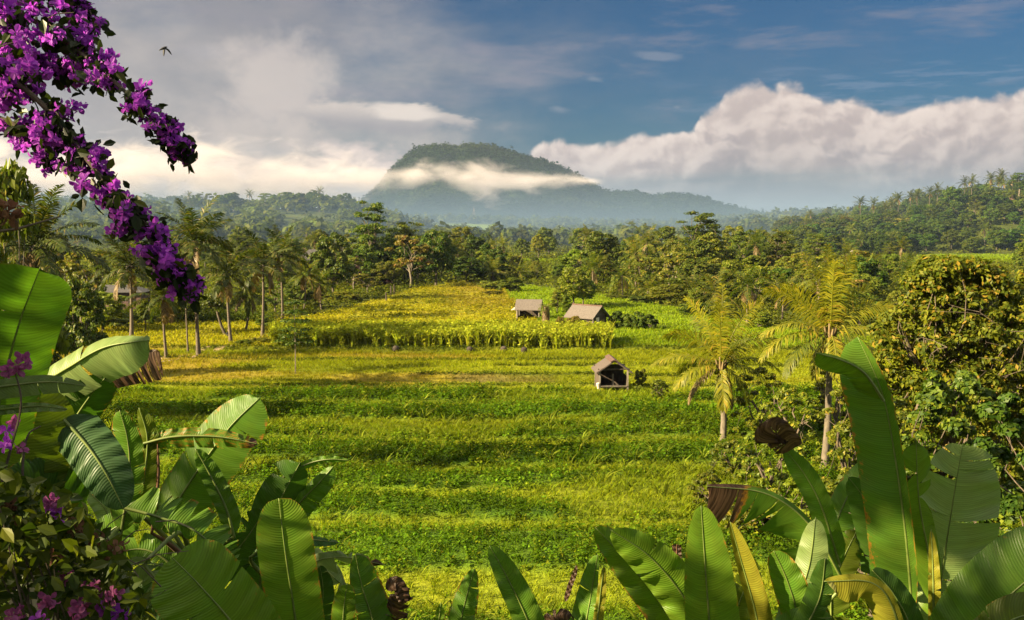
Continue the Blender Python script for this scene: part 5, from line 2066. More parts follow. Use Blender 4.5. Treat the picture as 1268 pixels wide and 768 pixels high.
GREENS = {"mid": (.084, .168, .016), "bright": (.120, .212, .016), "dark": (.048, .104, .014), "blue": (.062, .125, .045), "olive": (.100, .138, .013), "pale": (.165, .23, .075), "yellow": (.22, .21, .022), "dead": (.10, .05, .03)}


def catmull(P, n):
    P = np.asarray(P, float)
    P = np.vstack([2 * P[0] - P[1], P, 2 * P[-1] - P[-2]])
    seg = len(P) - 3
    out = []
    for q in np.linspace(0, seg - 1e-6, n):
        i = int(q); f = q - i
        a, b, c, d = P[i], P[i + 1], P[i + 2], P[i + 3]
        out.append(.5 * ((2 * b) + (-a + c) * f + (2 * a - 5 * b + 4 * c - d) * f * f + (-a + 3 * b - 3 * c + d) * f ** 3))
    return np.array(out)


def banana_leaf(root, pts, wl=.2, wr=.2, fl=12, fr=12, curl=-18, tone="mid", tears=0, tside=(1, 1), gap=.05, hang=14, ripple=.012, freq=7, dry_tip=1.1, dry_edge=0.0,
                dry=0.0, seed=0, under=False, blunt=.55, rib=True, label=None, petiole=None):
    """one blade (left and right half) along a midrib given by world points, base to tip; widths in metres, folds towards the viewer in degrees"""
    rng = np.random.RandomState(seed + 5)
    if not tears and dry < .3:
        tears, gap, hang = int(rng.randint(0, 5)), .03, 5
        dry_edge = max(dry_edge, rng.uniform(.10, .42))
    loc = np.array(root.location)
    n = 44
    C = catmull([tuple(p) for p in pts], n)
    ln = np.concatenate([[0], np.cumsum(np.linalg.norm(np.diff(C, axis=0), axis=1))])
    q = np.linspace(0, ln[-1], n)
    C = np.stack([np.interp(q, ln, C[:, k]) for k in range(3)], -1)
    L = ln[-1]
    T = unit(np.gradient(C, axis=0))
    view = unit(np.array([0, 0, CZ]) - C)
    S = unit(np.cross(T, view))
    k5 = np.ones(9) / 9
    S = unit(np.stack([np.convolve(np.pad(S[:, k], 4, mode="edge"), k5, "valid") for k in range(3)], -1))
    Nn = unit(np.cross(S, T))
    ts = np.linspace(0, 1, n)

    def prof(t):
        return np.clip(t / .13, 0, 1) ** .5 * np.clip(1 - np.clip((t - blunt) / (1 - blunt), 0, 1) ** 2.4, 0, 1) ** .55
    Vs, Fs, UV, DR, n0 = [], [], [], [], 0
    nu = 8
    us = np.linspace(0, 1, nu) ** .9
    ph = rng.uniform(0, 6.28, 2)
    for sg, w, fold in ((-1, wl, fl), (1, wr, fr)):
        if w <= 0:
            continue
        nt = tears if tside[0 if sg < 0 else 1] else 0
        cuts = np.sort(np.concatenate([[0, 1], rng.uniform(.08, .95, nt)]))
        for a, b in zip(cuts[:-1], cuts[1:]):
            if b - a < .012:
                continue
            k = max(3, int((b - a) * n) + 2)
            t = np.linspace(a, b, k)
            tc = (a + b) / 2
            hinge = -abs(rng.normal()) * hang if nt else 0.0
            c, tt, ss_, nn = (np.stack([np.interp(t, ts, A[:, j]) for j in range(3)], -1) for A in (C, T, S, Nn))
            W = w * prof(t) * (1 + (.05 * rng.normal() if nt else 0))
            ang = np.radians(fold + hinge * np.ones(k))[:, None] + np.radians(curl) * us[None, :]
            du = np.diff(us, prepend=0)
            X = np.cumsum(np.cos(ang) * du, 1) * W[:, None]
            Y = np.cumsum(np.sin(ang) * du, 1) * W[:, None]
            rip = ripple * us[None, :] ** 1.3 * (np.sin(2 * math.pi * freq * t + ph[0])[:, None] + .6 * np.sin(2 * math.pi * freq * 2.3 * t + ph[1])[:, None]) * np.clip(W / max(w, 1e-6), 0, 1)[:, None]
            slide = (tc - t)[:, None] * L * (gap if nt else 0) * us[None, :] ** 1.5 * 2 + W[:, None] * .22 * us[None, :] ** 1.6
            P = c[:, None, :] + ss_[:, None, :] * (sg * X)[..., None] + nn[:, None, :] * (Y + rip)[..., None] + tt[:, None, :] * slide[..., None]
            Vs.append(P.reshape(-1, 3))
            UV.append(np.stack([np.broadcast_to(sg * us[None, :], (k, nu)), np.broadcast_to((t * L)[:, None], (k, nu))], -1).reshape(-1, 2))
            d = dry + sm(dry_tip - .12, dry_tip + .05, t)[:, None] + dry_edge * us[None, :] ** 3
            DR.append(np.broadcast_to(d, (k, nu)).reshape(-1))
            i = np.arange(k * nu).reshape(k, nu) + n0
            f = np.stack([i[:-1, :-1], i[:-1, 1:], i[1:, 1:], i[1:, :-1]], -1).reshape(-1, 4)
            if sg < 0:
                f = f[:, ::-1]
            if under:
                f = f[:, ::-1]
            Fs.append(f)
            n0 += k * nu
    o = mesh_obj("leaf", np.vstack(Vs) - loc, np.vstack(Fs), M["banana"], root, uv=np.vstack(UV), smooth=True, attrs={"dry": np.clip(np.concatenate(DR), 0, 1.5)})
    g = np.array(GREENS[tone]) * rng.uniform(.88, 1.12)
    o.color = (*g, 1)
    if label:
        o["label"] = label
    if rib:
        b = MB()
        CC = C + Nn * .004
        rr = np.interp(ts, [0, 1], [.011, .002])
        if petiole is not None:
            p0, p1 = np.array(tuple(petiole)), C[0]
            mid = (p0 * .5 + p1 * .5) + np.array([0, 0, .12]) - T[0] * .1
            head = catmull([p0, mid, p1], 12)[:-1]
            CC = np.vstack([head, CC]); rr = np.concatenate([np.linspace(.024, .012, len(head)), rr])
        b.tube(CC - loc, rr, 6)
        b.build("midrib", M["dry_leaf" if dry > .8 else "midrib"], o, True)
    return o


def banana_plant(label, px, d, topz_px, leaves, group=None):
    """a plant rooted on the slope; leaves listed as (points as (px, py, distance), options)"""
    x = (px - 634) / FPX * d
    g = Vector((x, d, hz(x, d)))
    root = thing("banana_plant", label, "banana plant", g, 0, group)
    top = at(px, topz_px, d)
    if top.z < g.z + .5:
        top.z = g.z + .5
    b = MB()
    H = top.z - g.z
    b.tube([(0, 0, -.3), (.02, 0, H * .35), (0, .01, H * .7), (0, 0, H + .05)], [.12, .105, .085, .06], 10)
    for k in range(3):
        a = 2.1 * k
        b.tube([(.09 * math.cos(a), .09 * math.sin(a), H * .2), (.10 * math.cos(a), .10 * math.sin(a), H * .55), (.05 * math.cos(a), .05 * math.sin(a), H)], [.03, .045, .03], 6)
    b.build("pseudostem", M["pseudostem"], root, True)
    for k, (pts, kw) in enumerate(leaves):
        kw = dict(kw)
        free = kw.pop("free", False)
        banana_leaf(root, [at(*p) for p in pts], seed=int(px) + 31 * k, petiole=None if free else top, **kw)
    return root


def bananas():
    L = banana_plant
    L("banana plant at the left edge, one tall blade pointing up below the dark palm", 12, 5.2, 720, [
        ([(-16, 570, 5.1), (4, 475, 5.0), (24, 400, 4.95), (50, 331, 4.9)], dict(wl=.32, wr=.19, fl=38, fr=2, curl=-8, tone="mid", ripple=.010, blunt=.80)),
        ([(8, 655, 5.6), (22, 590, 5.6), (32, 545, 5.6), (40, 480, 5.6)], dict(wl=.30, wr=.26, fl=5, fr=5, tone="olive", blunt=.6)),
        ([(-60, 488, 4.7), (0, 479, 4.7), (60, 473, 4.7), (106, 478, 4.75)], dict(wl=.035, wr=.065, fl=20, fr=-10, tone="pale", under=True, ripple=.006)),
        ([(-40, 512, 5.0), (10, 506, 5.0), (50, 503, 5.0), (84, 507, 5.0)], dict(wl=.02, wr=.03, tone="pale", under=True)),
    ])
    L("banana plant with an arching pale blade and a brown dead one hanging beneath it", 118, 6.0, 690, [
        ([(40, 482, 5.9), (85, 455, 5.8), (130, 430, 5.7), (186, 421, 5.6)], dict(wl=.09, wr=.21, fl=-35, fr=12, curl=-25, tone="pale", ripple=.012, freq=9, blunt=.5)),
        ([(108, 452, 6.2), (140, 444, 6.2), (170, 438, 6.2), (198, 436, 6.2)], dict(wl=.02, wr=.19, dry=1.2, tears=7, tside=(0, 1), gap=.06, hang=5, tone="dead", rib=False, free=True, blunt=.9, label="dead brown hanging leaf")),
        ([(70, 560, 5.9), (92, 520, 5.9), (112, 490, 5.85), (130, 468, 5.8)], dict(wl=.12, wr=.14, tone="dark", fl=10, fr=-20)),
        ([(78, 518, 5.7), (108, 552, 5.65), (132, 588, 5.6), (153, 630, 5.6)], dict(wl=.15, wr=.15, tone="blue", fl=15, fr=-12, curl=-20, blunt=.35)),
        ([(150, 660, 6.3), (160, 590, 6.3), (158, 545, 6.3), (148, 508, 6.3)], dict(wl=.12, wr=.10, tone="mid", fl=-20, fr=20)),
        ([(170, 640, 6.5), (180, 580, 6.5), (182, 540, 6.5), (172, 505, 6.5)], dict(wl=.05, wr=.08, tone="olive", fl=-20, fr=20)),
        ([(100, 640, 5.8), (70, 610, 5.7), (40, 595, 5.6), (5, 596, 5.5)], dict(wl=.12, wr=.14, tone="dark", blunt=.4)),
    ])
    L("banana plant with a pale-and-dark blade tilted right above a scorched leaf", 238, 7.0, 700, [
        ([(196, 662, 7.0), (236, 596, 6.95), (282, 532, 6.9), (322, 492, 6.9)], dict(wl=.22, wr=.27, fl=-28, fr=18, curl=-10, tone="mid", ripple=.014, freq=10, blunt=.5)),
        ([(168, 552, 6.5), (215, 541, 6.5), (270, 541, 6.5), (320, 550, 6.5)], dict(wl=.06, wr=.085, fl=10, fr=-10, dry=.31, dry_tip=.98, tears=7, gap=.1, tone="mid", label="tattered leaf with scorched orange edge")),
        ([(290, 665, 6.7), (280, 630, 6.7), (262, 592, 6.7), (242, 556, 6.7)], dict(wl=.06, wr=.08, tone="mid", fl=15, fr=15)),
        ([(150, 628, 6.2), (195, 640, 6.2), (245, 660, 6.2), (290, 705, 6.2)], dict(wl=.17, wr=.08, tears=11, gap=.32, hang=18, tone="mid", dry_edge=.35, label="leaf torn into ribbons")),
        ([(185, 690, 6.0), (180, 700, 6.0), (200, 725, 6.0), (225, 760, 6.0)], dict(wl=.10, wr=.12, tears=6, gap=.3, tone="pale", hang=20)),
        ([(230, 720, 6.8), (200, 690, 6.8), (170, 680, 6.8), (130, 690, 6.8)], dict(wl=.12, wr=.13, tone="mid", tears=4, gap=.2)),
        ([(260, 740, 7.2), (280, 700, 7.2), (310, 660, 7.2), (330, 628, 7.2)], dict(wl=.12, wr=.16, tone="dark", tears=2, gap=.2)),
        ([(188, 660, 6.55), (193, 620, 6.5), (196, 585, 6.5), (195, 550, 6.5)], dict(wl=.012, wr=.012, dry=1.3, tone="dead", label="dark dead stalk")),
    ])
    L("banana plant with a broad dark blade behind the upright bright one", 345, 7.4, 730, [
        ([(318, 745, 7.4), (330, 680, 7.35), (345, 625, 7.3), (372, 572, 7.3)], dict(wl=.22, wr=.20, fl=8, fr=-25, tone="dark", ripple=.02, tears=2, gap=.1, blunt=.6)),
        ([(348, 655, 7.5), (372, 622, 7.45), (395, 598, 7.4), (413, 577, 7.4)], dict(wl=.07, wr=.12, fl=-30, fr=10, tone="mid", ripple=.012)),
        ([(352, 590, 7.6), (380, 575, 7.55), (405, 569, 7.5), (432, 570, 7.5)], dict(wl=.03, wr=.035, tone="mid", fl=20, fr=-20)),
        ([(310, 690, 7.1), (340, 670, 7.1), (380, 668, 7.1), (420, 672, 7.2)], dict(wl=.03, wr=.05, tone="blue")),
        ([(340, 760, 7.8), (375, 705, 7.7), (420, 690, 7.6), (478, 700, 7.6)], dict(wl=.05, wr=.15, fr=-20, tears=5, gap=.2, tone="pale", dry_tip=.93, under=True, hang=16)),
        ([(330, 720, 7.9), (360, 690, 7.9), (395, 700, 7.8), (435, 735, 7.8)], dict(wl=.10, wr=.10, tone="pale", tears=3, gap=.2)),
    ])
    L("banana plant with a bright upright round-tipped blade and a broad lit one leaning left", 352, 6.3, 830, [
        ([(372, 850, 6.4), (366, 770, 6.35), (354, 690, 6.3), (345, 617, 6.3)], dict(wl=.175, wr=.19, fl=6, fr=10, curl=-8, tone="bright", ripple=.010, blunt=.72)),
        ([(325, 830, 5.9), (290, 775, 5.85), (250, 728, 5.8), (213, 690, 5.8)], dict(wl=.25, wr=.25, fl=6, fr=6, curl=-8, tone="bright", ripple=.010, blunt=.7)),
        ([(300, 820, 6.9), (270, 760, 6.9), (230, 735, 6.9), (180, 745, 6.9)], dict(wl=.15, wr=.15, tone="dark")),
    ])
    L("small banana plant at the lower edge with a dark narrow blade and curled brown tips", 455, 7.2, 830, [
        ([(478, 830, 7.2), (462, 770, 7.2), (448, 725, 7.2), (440, 686, 7.2)], dict(wl=.10, wr=.17, fl=25, fr=0, tone="mid", blunt=.35)),
        ([(420, 830, 7.0), (424, 780, 7.0), (426, 750, 7.0), (430, 722, 7.0)], dict(wl=.09, wr=.09, tone="bright", blunt=.6)),
        ([(395, 830, 7.6), (398, 770, 7.6), (400, 730, 7.6), (396, 700, 7.6)], dict(wl=.07, wr=.09, tone="dark")),
        ([(500, 800, 7.3), (478, 770, 7.3), (460, 745, 7.3), (468, 715, 7.3)], dict(wl=.06, wr=.09, tone="mid", fl=20, fr=-30, dry_tip=.75)),
        ([(490, 770, 7.25), (496, 745, 7.2), (500, 735, 7.2), (508, 728, 7.2)], dict(wl=.10, wr=.08, dry=1.2, tears=2, gap=.3, free=True, rib=False, tone="dead", label="curled dark dead leaf end")),
        ([(478, 730, 7.1), (490, 722, 7.1), (497, 732, 7.1), (500, 748, 7.1)], dict(wl=.05, wr=.05, dry=1.3, free=True, rib=False, tone="dead", label="curled dark dead leaf end")),
    ])
    L("small banana sucker at the lower edge with one short pointed blade", 560, 7.4, 840, [
        ([(556, 840, 7.4), (566, 790, 7.4), (576, 745, 7.4), (588, 704, 7.4)], dict(wl=.13, wr=.11, fl=-15, fr=25, tone="mid", blunt=.25, dry_edge=.4)),
        ([(530, 840, 7.2), (538, 800, 7.2), (543, 770, 7.2), (546, 746, 7.2)], dict(wl=.05, wr=.06, tone="bright", blunt=.3)),
    ])
    L("banana sucker with a single long blade leaning left in front of the crop", 672, 7.0, 850, [
        ([(680, 850, 7.0), (656, 775, 7.0), (628, 715, 7.0), (606, 676, 7.0)], dict(wl=.10, wr=.12, fl=18, fr=18, tone="mid", blunt=.45)),
    ])
    L("banana sucker with two crossed narrow blades above a dark wilted leaf", 715, 7.1, 850, [
        ([(712, 850, 7.1), (722, 790, 7.1), (732, 735, 7.1), (740, 686, 7.1)], dict(wl=.13, wr=.06, fl=-10, fr=40, tone="mid", blunt=.3)),
        ([(728, 840, 7.0), (738, 780, 7.0), (744, 730, 7.0), (748, 700, 7.0)], dict(wl=.03, wr=.05, tone="yellow", blunt=.4)),
        ([(665, 790, 7.2), (680, 768, 7.2), (695, 762, 7.2), (712, 764, 7.2)], dict(wl=.05, wr=.08, dry=1.3, free=True, rib=False, tears=2, gap=.2, tone="dead", label="dark wilted leaf")),
        ([(700, 745, 7.3), (706, 725, 7.3), (711, 712, 7.3), (714, 700, 7.3)], dict(wl=.02, wr=.02, dry=1.3, free=True, rib=False, tone="dead", label="dark dried leaf edge")),
    ])
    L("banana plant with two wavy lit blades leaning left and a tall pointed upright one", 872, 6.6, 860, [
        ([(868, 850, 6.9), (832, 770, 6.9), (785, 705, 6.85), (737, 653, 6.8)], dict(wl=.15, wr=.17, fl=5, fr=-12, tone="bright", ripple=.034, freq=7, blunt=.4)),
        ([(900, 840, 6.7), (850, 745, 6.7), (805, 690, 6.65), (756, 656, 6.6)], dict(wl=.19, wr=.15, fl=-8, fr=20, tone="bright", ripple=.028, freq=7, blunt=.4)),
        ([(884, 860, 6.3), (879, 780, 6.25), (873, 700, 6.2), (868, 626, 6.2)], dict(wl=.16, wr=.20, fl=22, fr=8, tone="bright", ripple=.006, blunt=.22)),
        ([(900, 850, 7.2), (905, 780, 7.2), (925, 720, 7.2), (930, 690, 7.2)], dict(wl=.10, wr=.12, tone="olive")),
        ([(842, 790, 7.3), (838, 730, 7.3), (834, 710, 7.3), (838, 690, 7.3)], dict(wl=.10, wr=.12, tone="mid", blunt=.8)),
        ([(838, 715, 7.2), (838, 698, 7.2), (838, 688, 7.2), (838, 674, 7.2)], dict(wl=.035, wr=.035, dry=1.0, tone="yellow", free=True, blunt=.95, label="cut brown leaf stump")),
    ])
    L("banana plant with a rolled young leaf and a drooping torn blade with burnt brown tips", 968, 7.3, 800, [
        ([(948, 830, 6.8), (936, 760, 6.8), (918, 695, 6.75), (904, 646, 6.7)], dict(wl=.05, wr=.17, fl=10, fr=40, curl=20, tone="yellow", blunt=.35, ripple=.004, label="rolled young leaf")),
        ([(1046, 724, 7.3), (1004, 652, 7.25), (950, 612, 7.2), (874, 602, 7.2)], dict(wl=.36, wr=.05, fl=-5, fr=-40, tears=8, tside=(1, 0), gap=.22, hang=9, dry_tip=.83, dry_edge=.35, tone="mid", blunt=.8, label="drooping torn leaf with burnt tips")),
        ([(1040, 700, 7.6), (1018, 630, 7.6), (998, 590, 7.6), (972, 556, 7.6)], dict(wl=.10, wr=.09, fl=10, fr=10, tone="mid", blunt=.6)),
        ([(936, 549, 7.5), (952, 530, 7.45), (966, 528, 7.45), (988, 553, 7.5)], dict(wl=.06, wr=.19, fl=20, fr=-10, dry=1.2, tears=5, tside=(0, 1), gap=.12, tone="dead", free=True, rib=False, blunt=.85, label="dead brown leaf cap")),
        ([(960, 830, 7.0), (985, 750, 7.0), (1002, 700, 7.0), (1010, 640, 7.0)], dict(wl=.12, wr=.12, tone="pale", fl=-20, fr=10)),
        ([(1000, 830, 6.7), (990, 770, 6.7), (975, 720, 6.7), (958, 682, 6.7)], dict(wl=.12, wr=.13, tone="mid", fl=-10, fr=20)),
        ([(970, 850, 6.3), (992, 790, 6.3), (1015, 740, 6.3), (1022, 690, 6.3)], dict(wl=.10, wr=.08, tone="dark", fl=30, fr=-10)),
        ([(1030, 800, 7.8), (1030, 730, 7.8), (1045, 690, 7.8), (1062, 655, 7.8)], dict(wl=.12, wr=.14, tone="olive", tears=3, gap=.15)),
        ([(1005, 720, 7.9), (1030, 660, 7.9), (1052, 610, 7.9), (1078, 568, 7.9)], dict(wl=.13, wr=.14, fl=-15, fr=10, tone="mid", ripple=.015)),
        ([(930, 840, 6.5), (955, 800, 6.5), (990, 770, 6.5), (1030, 765, 6.5)], dict(wl=.10, wr=.12, tone="mid")),
    ])
    L("tallest banana plant of the right group, its huge upright blade folded over at the tip", 1118, 7.0, 800, [
        ([(1130, 760, 6.9), (1120, 650, 6.85), (1104, 540, 6.85), (1090, 480, 6.85), (1062, 417, 6.9)], dict(wl=.26, wr=.07, fl=4, fr=45, curl=-14, tone="mid", ripple=.014, freq=5, blunt=.72)),
        ([(1094, 496, 6.75), (1070, 462, 6.7), (1042, 446, 6.7), (1010, 437, 6.72)], dict(wl=.17, wr=.03, fl=-22, fr=-30, curl=-35, tone="bright", ripple=.016, blunt=.7, free=True, label="folded-over leaf tip")),
        ([(1158, 770, 7.2), (1150, 690, 7.2), (1138, 620, 7.15), (1134, 542, 7.1)], dict(wl=.13, wr=.13, fl=12, fr=-10, tone="bright", tears=2, gap=.2, blunt=.75)),
        ([(1156, 830, 7.6), (1164, 730, 7.6), (1177, 640, 7.55), (1192, 550, 7.5)], dict(wl=.27, wr=.36, fl=-8, fr=4, curl=-14, tone="pale", ripple=.040, freq=5, tears=5, gap=.05, blunt=.66, hang=8)),
        ([(1156, 800, 6.6), (1156, 750, 6.6), (1155, 700, 6.6), (1153, 655, 6.6)], dict(wl=.035, wr=.05, fl=30, fr=30, tone="yellow", blunt=.2)),
        ([(1128, 850, 6.2), (1108, 760, 6.2), (1080, 722, 6.2), (1020, 720, 6.2)], dict(wl=.16, wr=.04, fl=-14, fr=10, tone="yellow", tears=1, tside=(1, 0), gap=.1, blunt=.8)),
        ([(1140, 850, 6.4), (1128, 780, 6.4), (1106, 735, 6.4), (1080, 706, 6.4)], dict(wl=.14, wr=.12, fl=10, fr=-25, tone="dark")),
        ([(1090, 760, 7.4), (1086, 680, 7.4), (1070, 620, 7.4), (1050, 590, 7.4)], dict(wl=.14, wr=.12, tone="dark")),
    ])
    L("banana plant at the right edge with a broad blade rising out of the view", 1200, 6.0, 850, [
        ([(1184, 840, 6.1), (1224, 768, 6.05), (1268, 722, 6.0), (1340, 672, 6.0)], dict(wl=.30, wr=.22, fl=8, fr=10, tone="mid", ripple=.012, blunt=.6)),
        ([(1190, 830, 5.7), (1225, 790, 5.7), (1260, 765, 5.7), (1320, 755, 5.7)], dict(wl=.13, wr=.12, tone="olive", fl=20, fr=0)),
        ([(1160, 850, 6.6), (1170, 800, 6.6), (1200, 760, 6.6), (1215, 730, 6.6)], dict(wl=.12, wr=.12, tone="dark")),
    ])
    L("banana plant in the lower left corner, mostly hidden behind the flowering bush", 60, 6.8, 760, [
        ([(90, 740, 6.8), (110, 690, 6.8), (140, 655, 6.8), (180, 640, 6.8)], dict(wl=.12, wr=.12, tone="mid", tears=3, gap=.2)),
        ([(60, 700, 6.7), (45, 650, 6.7), (30, 620, 6.7), (0, 600, 6.7)], dict(wl=.15, wr=.15, tone="dark")),
        ([(110, 760, 6.6), (150, 740, 6.6), (190, 745, 6.6), (225, 770, 6.6)], dict(wl=.12, wr=.12, tone="dark")),
        ([(120, 690, 7.0), (140, 660, 7.0), (130, 630, 7.0), (110, 610, 7.0)], dict(wl=.08, wr=.08, tone="pale")),
    ])


bananas()


# ------------------------------------------------------------------ bougainvillea
def bract_mat(name, a, b, trans=.45):
    m, t, out = new_mat(name)
    r = t.node("ShaderNodeNewGeometry", "Random Per Island")
    o = t.node("ShaderNodeObjectInfo", "Random")
    col = t.mix(t.m("FRACT", t.m("ADD", r, o)), a, b)
    leaf_shader(t, out, col, trans, .02, .6, (1.1, .8, 1.1))
    return m


M["bract"] = bract_mat("purple_bract", (.26, .035, .42), (.52, .12, .66), .55)
M["bract_pink"] = bract_mat("pink_bract", (.22, .055, .15), (.36, .11, .26))
M["bract_dry"] = bract_mat("dried_bract", (.10, .055, .028), (.22, .13, .065))
M["boug_leaf"] = leafmat("bougainvillea_leaf", (.014, .028, .007), (.035, .060, .010), (.08, .10, .012), .3, .03)


def florets(rng, n, r, size):
    """n triple-bract florets on a cluster of radius r: cupped, pointed bracts"""
    Vs, Fs, n0 = [], [], 0
    for i in range(n):
        d = unit(rng.normal(size=3)); d[2] = d[2] * .7 - .1
        c = d * r * rng.uniform(.4, 1)
        ax = unit(d + rng.normal(size=3) * .4)
        e1 = unit(np.cross(ax, (.31, .2, .93))); e2 = np.cross(ax, e1)
        a0 = rng.uniform(0, 6.28)
        for k in range(3):
            a = a0 + k * 2.094
            o = e1 * math.cos(a) + e2 * math.sin(a)
            s = np.cross(ax, o)
            L = size * rng.uniform(.8, 1.2)
            W = L * .40
            up = rng.uniform(.35, .8)
            p0 = c
            m1 = c + (o * .42 + ax * .42 * up) * L
            m2 = c + (o * .78 + ax * .62 * up) * L
            tp = c + (o * 1.05 + ax * .62 * up) * L
            lift = ax * L * .12
            V = [p0, m1 - s * W * .95 + lift, m1, m1 + s * W * .95 + lift, m2 - s * W * .75 + lift, m2, m2 + s * W * .75 + lift, tp]
            F = [(0, 2, 1, 1), (0, 3, 2, 2), (1, 2, 5, 4), (2, 3, 6, 5), (4, 5, 7, 7), (5, 6, 7, 7)]
            Vs += V
            Fs += [[q + n0 for q in f] for f in F]
            n0 += 8
    V = np.array(Vs)
    F4 = np.array([f for f in Fs if f[2] != f[3]])
    F3 = np.array([f[:3] for f in Fs if f[2] == f[3]])
    return V, F4, F3


def bougainvillea():
    rng = np.random.RandomState(17)
    base = Vector((-2.9, 2.5, 0)); base.z = hz(base.x, base.y)
    root = thing("bougainvillea", "bougainvillea with long arching branches of purple blossom hanging at upper left", "flowering shrub", base)
    bl = np.array(base)
    branches = {                                                       # photograph pixels and distance, thickness of the flower sleeve in pixels
        "A": ([(-160, -60, 3.0), (-40, -10, 3.0), (40, 25, 3.0), (95, 62, 3.0), (140, 100, 2.95), (178, 135, 2.9), (205, 162, 2.9), (230, 190, 2.9)], (46, 36, 28, 18, 13, 11, 9, 4), 230),
        "B": ([(-160, 20, 2.8), (-40, 70, 2.8), (30, 110, 2.8), (75, 155, 2.8), (110, 200, 2.75), (150, 250, 2.7), (188, 300, 2.7), (214, 332, 2.7), (240, 356, 2.7)], (44, 36, 28, 22, 18, 15, 13, 10, 5), 330),
        "C": ([(-160, -100, 3.3), (-30, -45, 3.3), (40, -12, 3.3), (90, 2, 3.3), (122, 22, 3.3)], (44, 36, 26, 12, 4), 110),
        "D": ([(-160, 60, 3.1), (-40, 50, 3.1), (20, 80, 3.1), (60, 72, 3.1), (100, 90, 3.1)], (46, 42, 32, 18, 8), 130),
        "E": ([(-160, 130, 2.9), (-40, 140, 2.9), (10, 150, 2.9), (40, 175, 2.9), (60, 200, 2.9)], (40, 36, 22, 14, 7), 60),
    }
    wood = MB()
    tip0 = None
    cl_pos, leaf_pos = [], []
    for key, (pts, wid, nc) in branches.items():
        W = np.array([tuple(at(*p)) for p in pts])
        C = catmull(W, 60)
        wood.tube(C - bl, np.linspace(.010, .003, 60), 6)
        wood.tube([np.array((0, 0, -.1)), np.array((.1, -.1, 1.0)), (W[0] - bl) * .6 + np.array((0, 0, .3)), W[0] - bl], [.035, .03, .022, .016], 7)
        px_m = pts[0][2] / FPX
        # side sprigs leave the arching branch, hang a little and carry the blossoms towards their ends
        ns = int(nc * .30)
        ts_ = .08 + .92 * (np.arange(ns) + rng.uniform(0, 1, ns)) / ns
        ts_ = np.clip(ts_ + .02 * np.sin(ts_ * 40 + len(pts)), .05, .995)
        P = np.stack([np.interp(ts_, np.linspace(0, 1, 60), C[:, k]) for k in range(3)], -1)
        Tn = unit(np.gradient(C, axis=0))
        TT = np.stack([np.interp(ts_, np.linspace(0, 1, 60), Tn[:, k]) for k in range(3)], -1)
        w = np.interp(ts_, np.linspace(0, 1, len(wid)), wid) * px_m * 1.75
        for p0, td, ww, q in zip(P, TT, w, ts_):
            if rng.uniform() < .16:
                continue                                               # gaps where the sky shows through
            d = rng.normal(size=3) * np.array([1, .9, 1])
            d = unit(d - td * d.dot(td)) * rng.uniform(.35, 1.0) + td * rng.uniform(.2, 1.0)
            e = p0 + unit(d) * ww * rng.uniform(.35, 1.1) + np.array([0, 0, -.012])
            m_ = (p0 + e) / 2 + np.array([0, 0, .012])
            wood.tube([p0 - bl, m_ - bl, e - bl], [.0028, .002, .0012], 4, False)
            for k in range(2 + rng.randint(3)):
                f = rng.uniform(.45, 1.1)
                cl_pos.append((p0 + (e - p0) * f + rng.normal(size=3) * .014, q))
            nl = 6 + rng.randint(6)
            f = rng.uniform(0, 1.0, nl)[:, None]
            leaf_pos.append(p0 + (e - p0) * f + rng.normal(size=(nl, 3)) * .020 + np.array([0, .008, -.006]))
    wood.build("branches", M["twig"], root)
    LP = np.vstack(leaf_pos)
    n = len(LP)
    Nn = unit(rng.normal(size=(n, 3)) + np.array([0, -.3, .5]))
    T = np.cross(Nn, rng.normal(size=(n, 3))) + np.array([.1, 0, -.5])
    T = unit(T); B = unit(np.cross(Nn, T))
    Ls = rng.uniform(.026, .048, n)[:, None]
    Ws = Ls * .62
    V = np.stack([LP - T * Ls * .5, LP - T * Ls * .12 + B * Ws * .5, LP + T * Ls * .25 + B * Ws * .38, LP + T * Ls * .55, LP + T * Ls * .25 - B * Ws * .38, LP - T * Ls * .12 - B * Ws * .5], 1)
    V[:, [1, 2, 4, 5]] += (Nn * Ls * .10)[:, None, :]
    i = np.arange(n)[:, None] * 6
    mesh_obj("foliage", V.reshape(-1, 3) - bl, np.concatenate([i + np.array([0, 1, 2, 3]), i + np.array([0, 3, 4, 5])]), M["boug_leaf"], root)
    # flower clusters: the hundred nearest as parts, the rest as one part
    cl_pos.sort(key=lambda c: -c[1])
    meshes = []
    for k in range(6):
        V, F4, F3 = florets(np.random.RandomState(50 + k), 3 + k % 3, .014, .024)
        o = mesh_obj("flower_cluster", V, [F4, F3], M["bract"], root)
        meshes.append(o)
    rest_V, rest_4, rest_3, n0 = [], [], [], 0
    for k, (p, q) in enumerate(cl_pos):
        s = (.72 - .15 * (q > .93)) * rng.uniform(.75, 1.25)
        if k < 98:
            o = meshes[k] if k < 6 else meshes[k % 6].copy()
            if k >= 6:
                COL.objects.link(o)
            o.location = p - bl
            o.rotation_euler = rng.uniform(0, 6.28, 3)
            o.scale = (s, s, s)
        else:
            V, F4, F3 = florets(rng, 3 + k % 3, .014 * s, .024 * s)
            rest_V.append(V + p - bl); rest_4.append(F4 + n0); rest_3.append(F3 + n0); n0 += len(V)
    o = mesh_obj("blossoms", np.vstack(rest_V), [np.vstack(rest_4), np.vstack(rest_3)], M["bract"], root)
    o["kind"] = "stuff"
    # one withered cluster close to the left edge, on its own twig
    c = np.array(tuple(at(6, 262, 1.9)))
    V, F4, F3 = florets(np.random.RandomState(99), 9, .022, .024)
    o = mesh_obj("withered_cluster", V + c - bl, [F4, F3], M["bract_dry"], root)
    o["label"] = "withered tan blossoms"
    wood = MB()
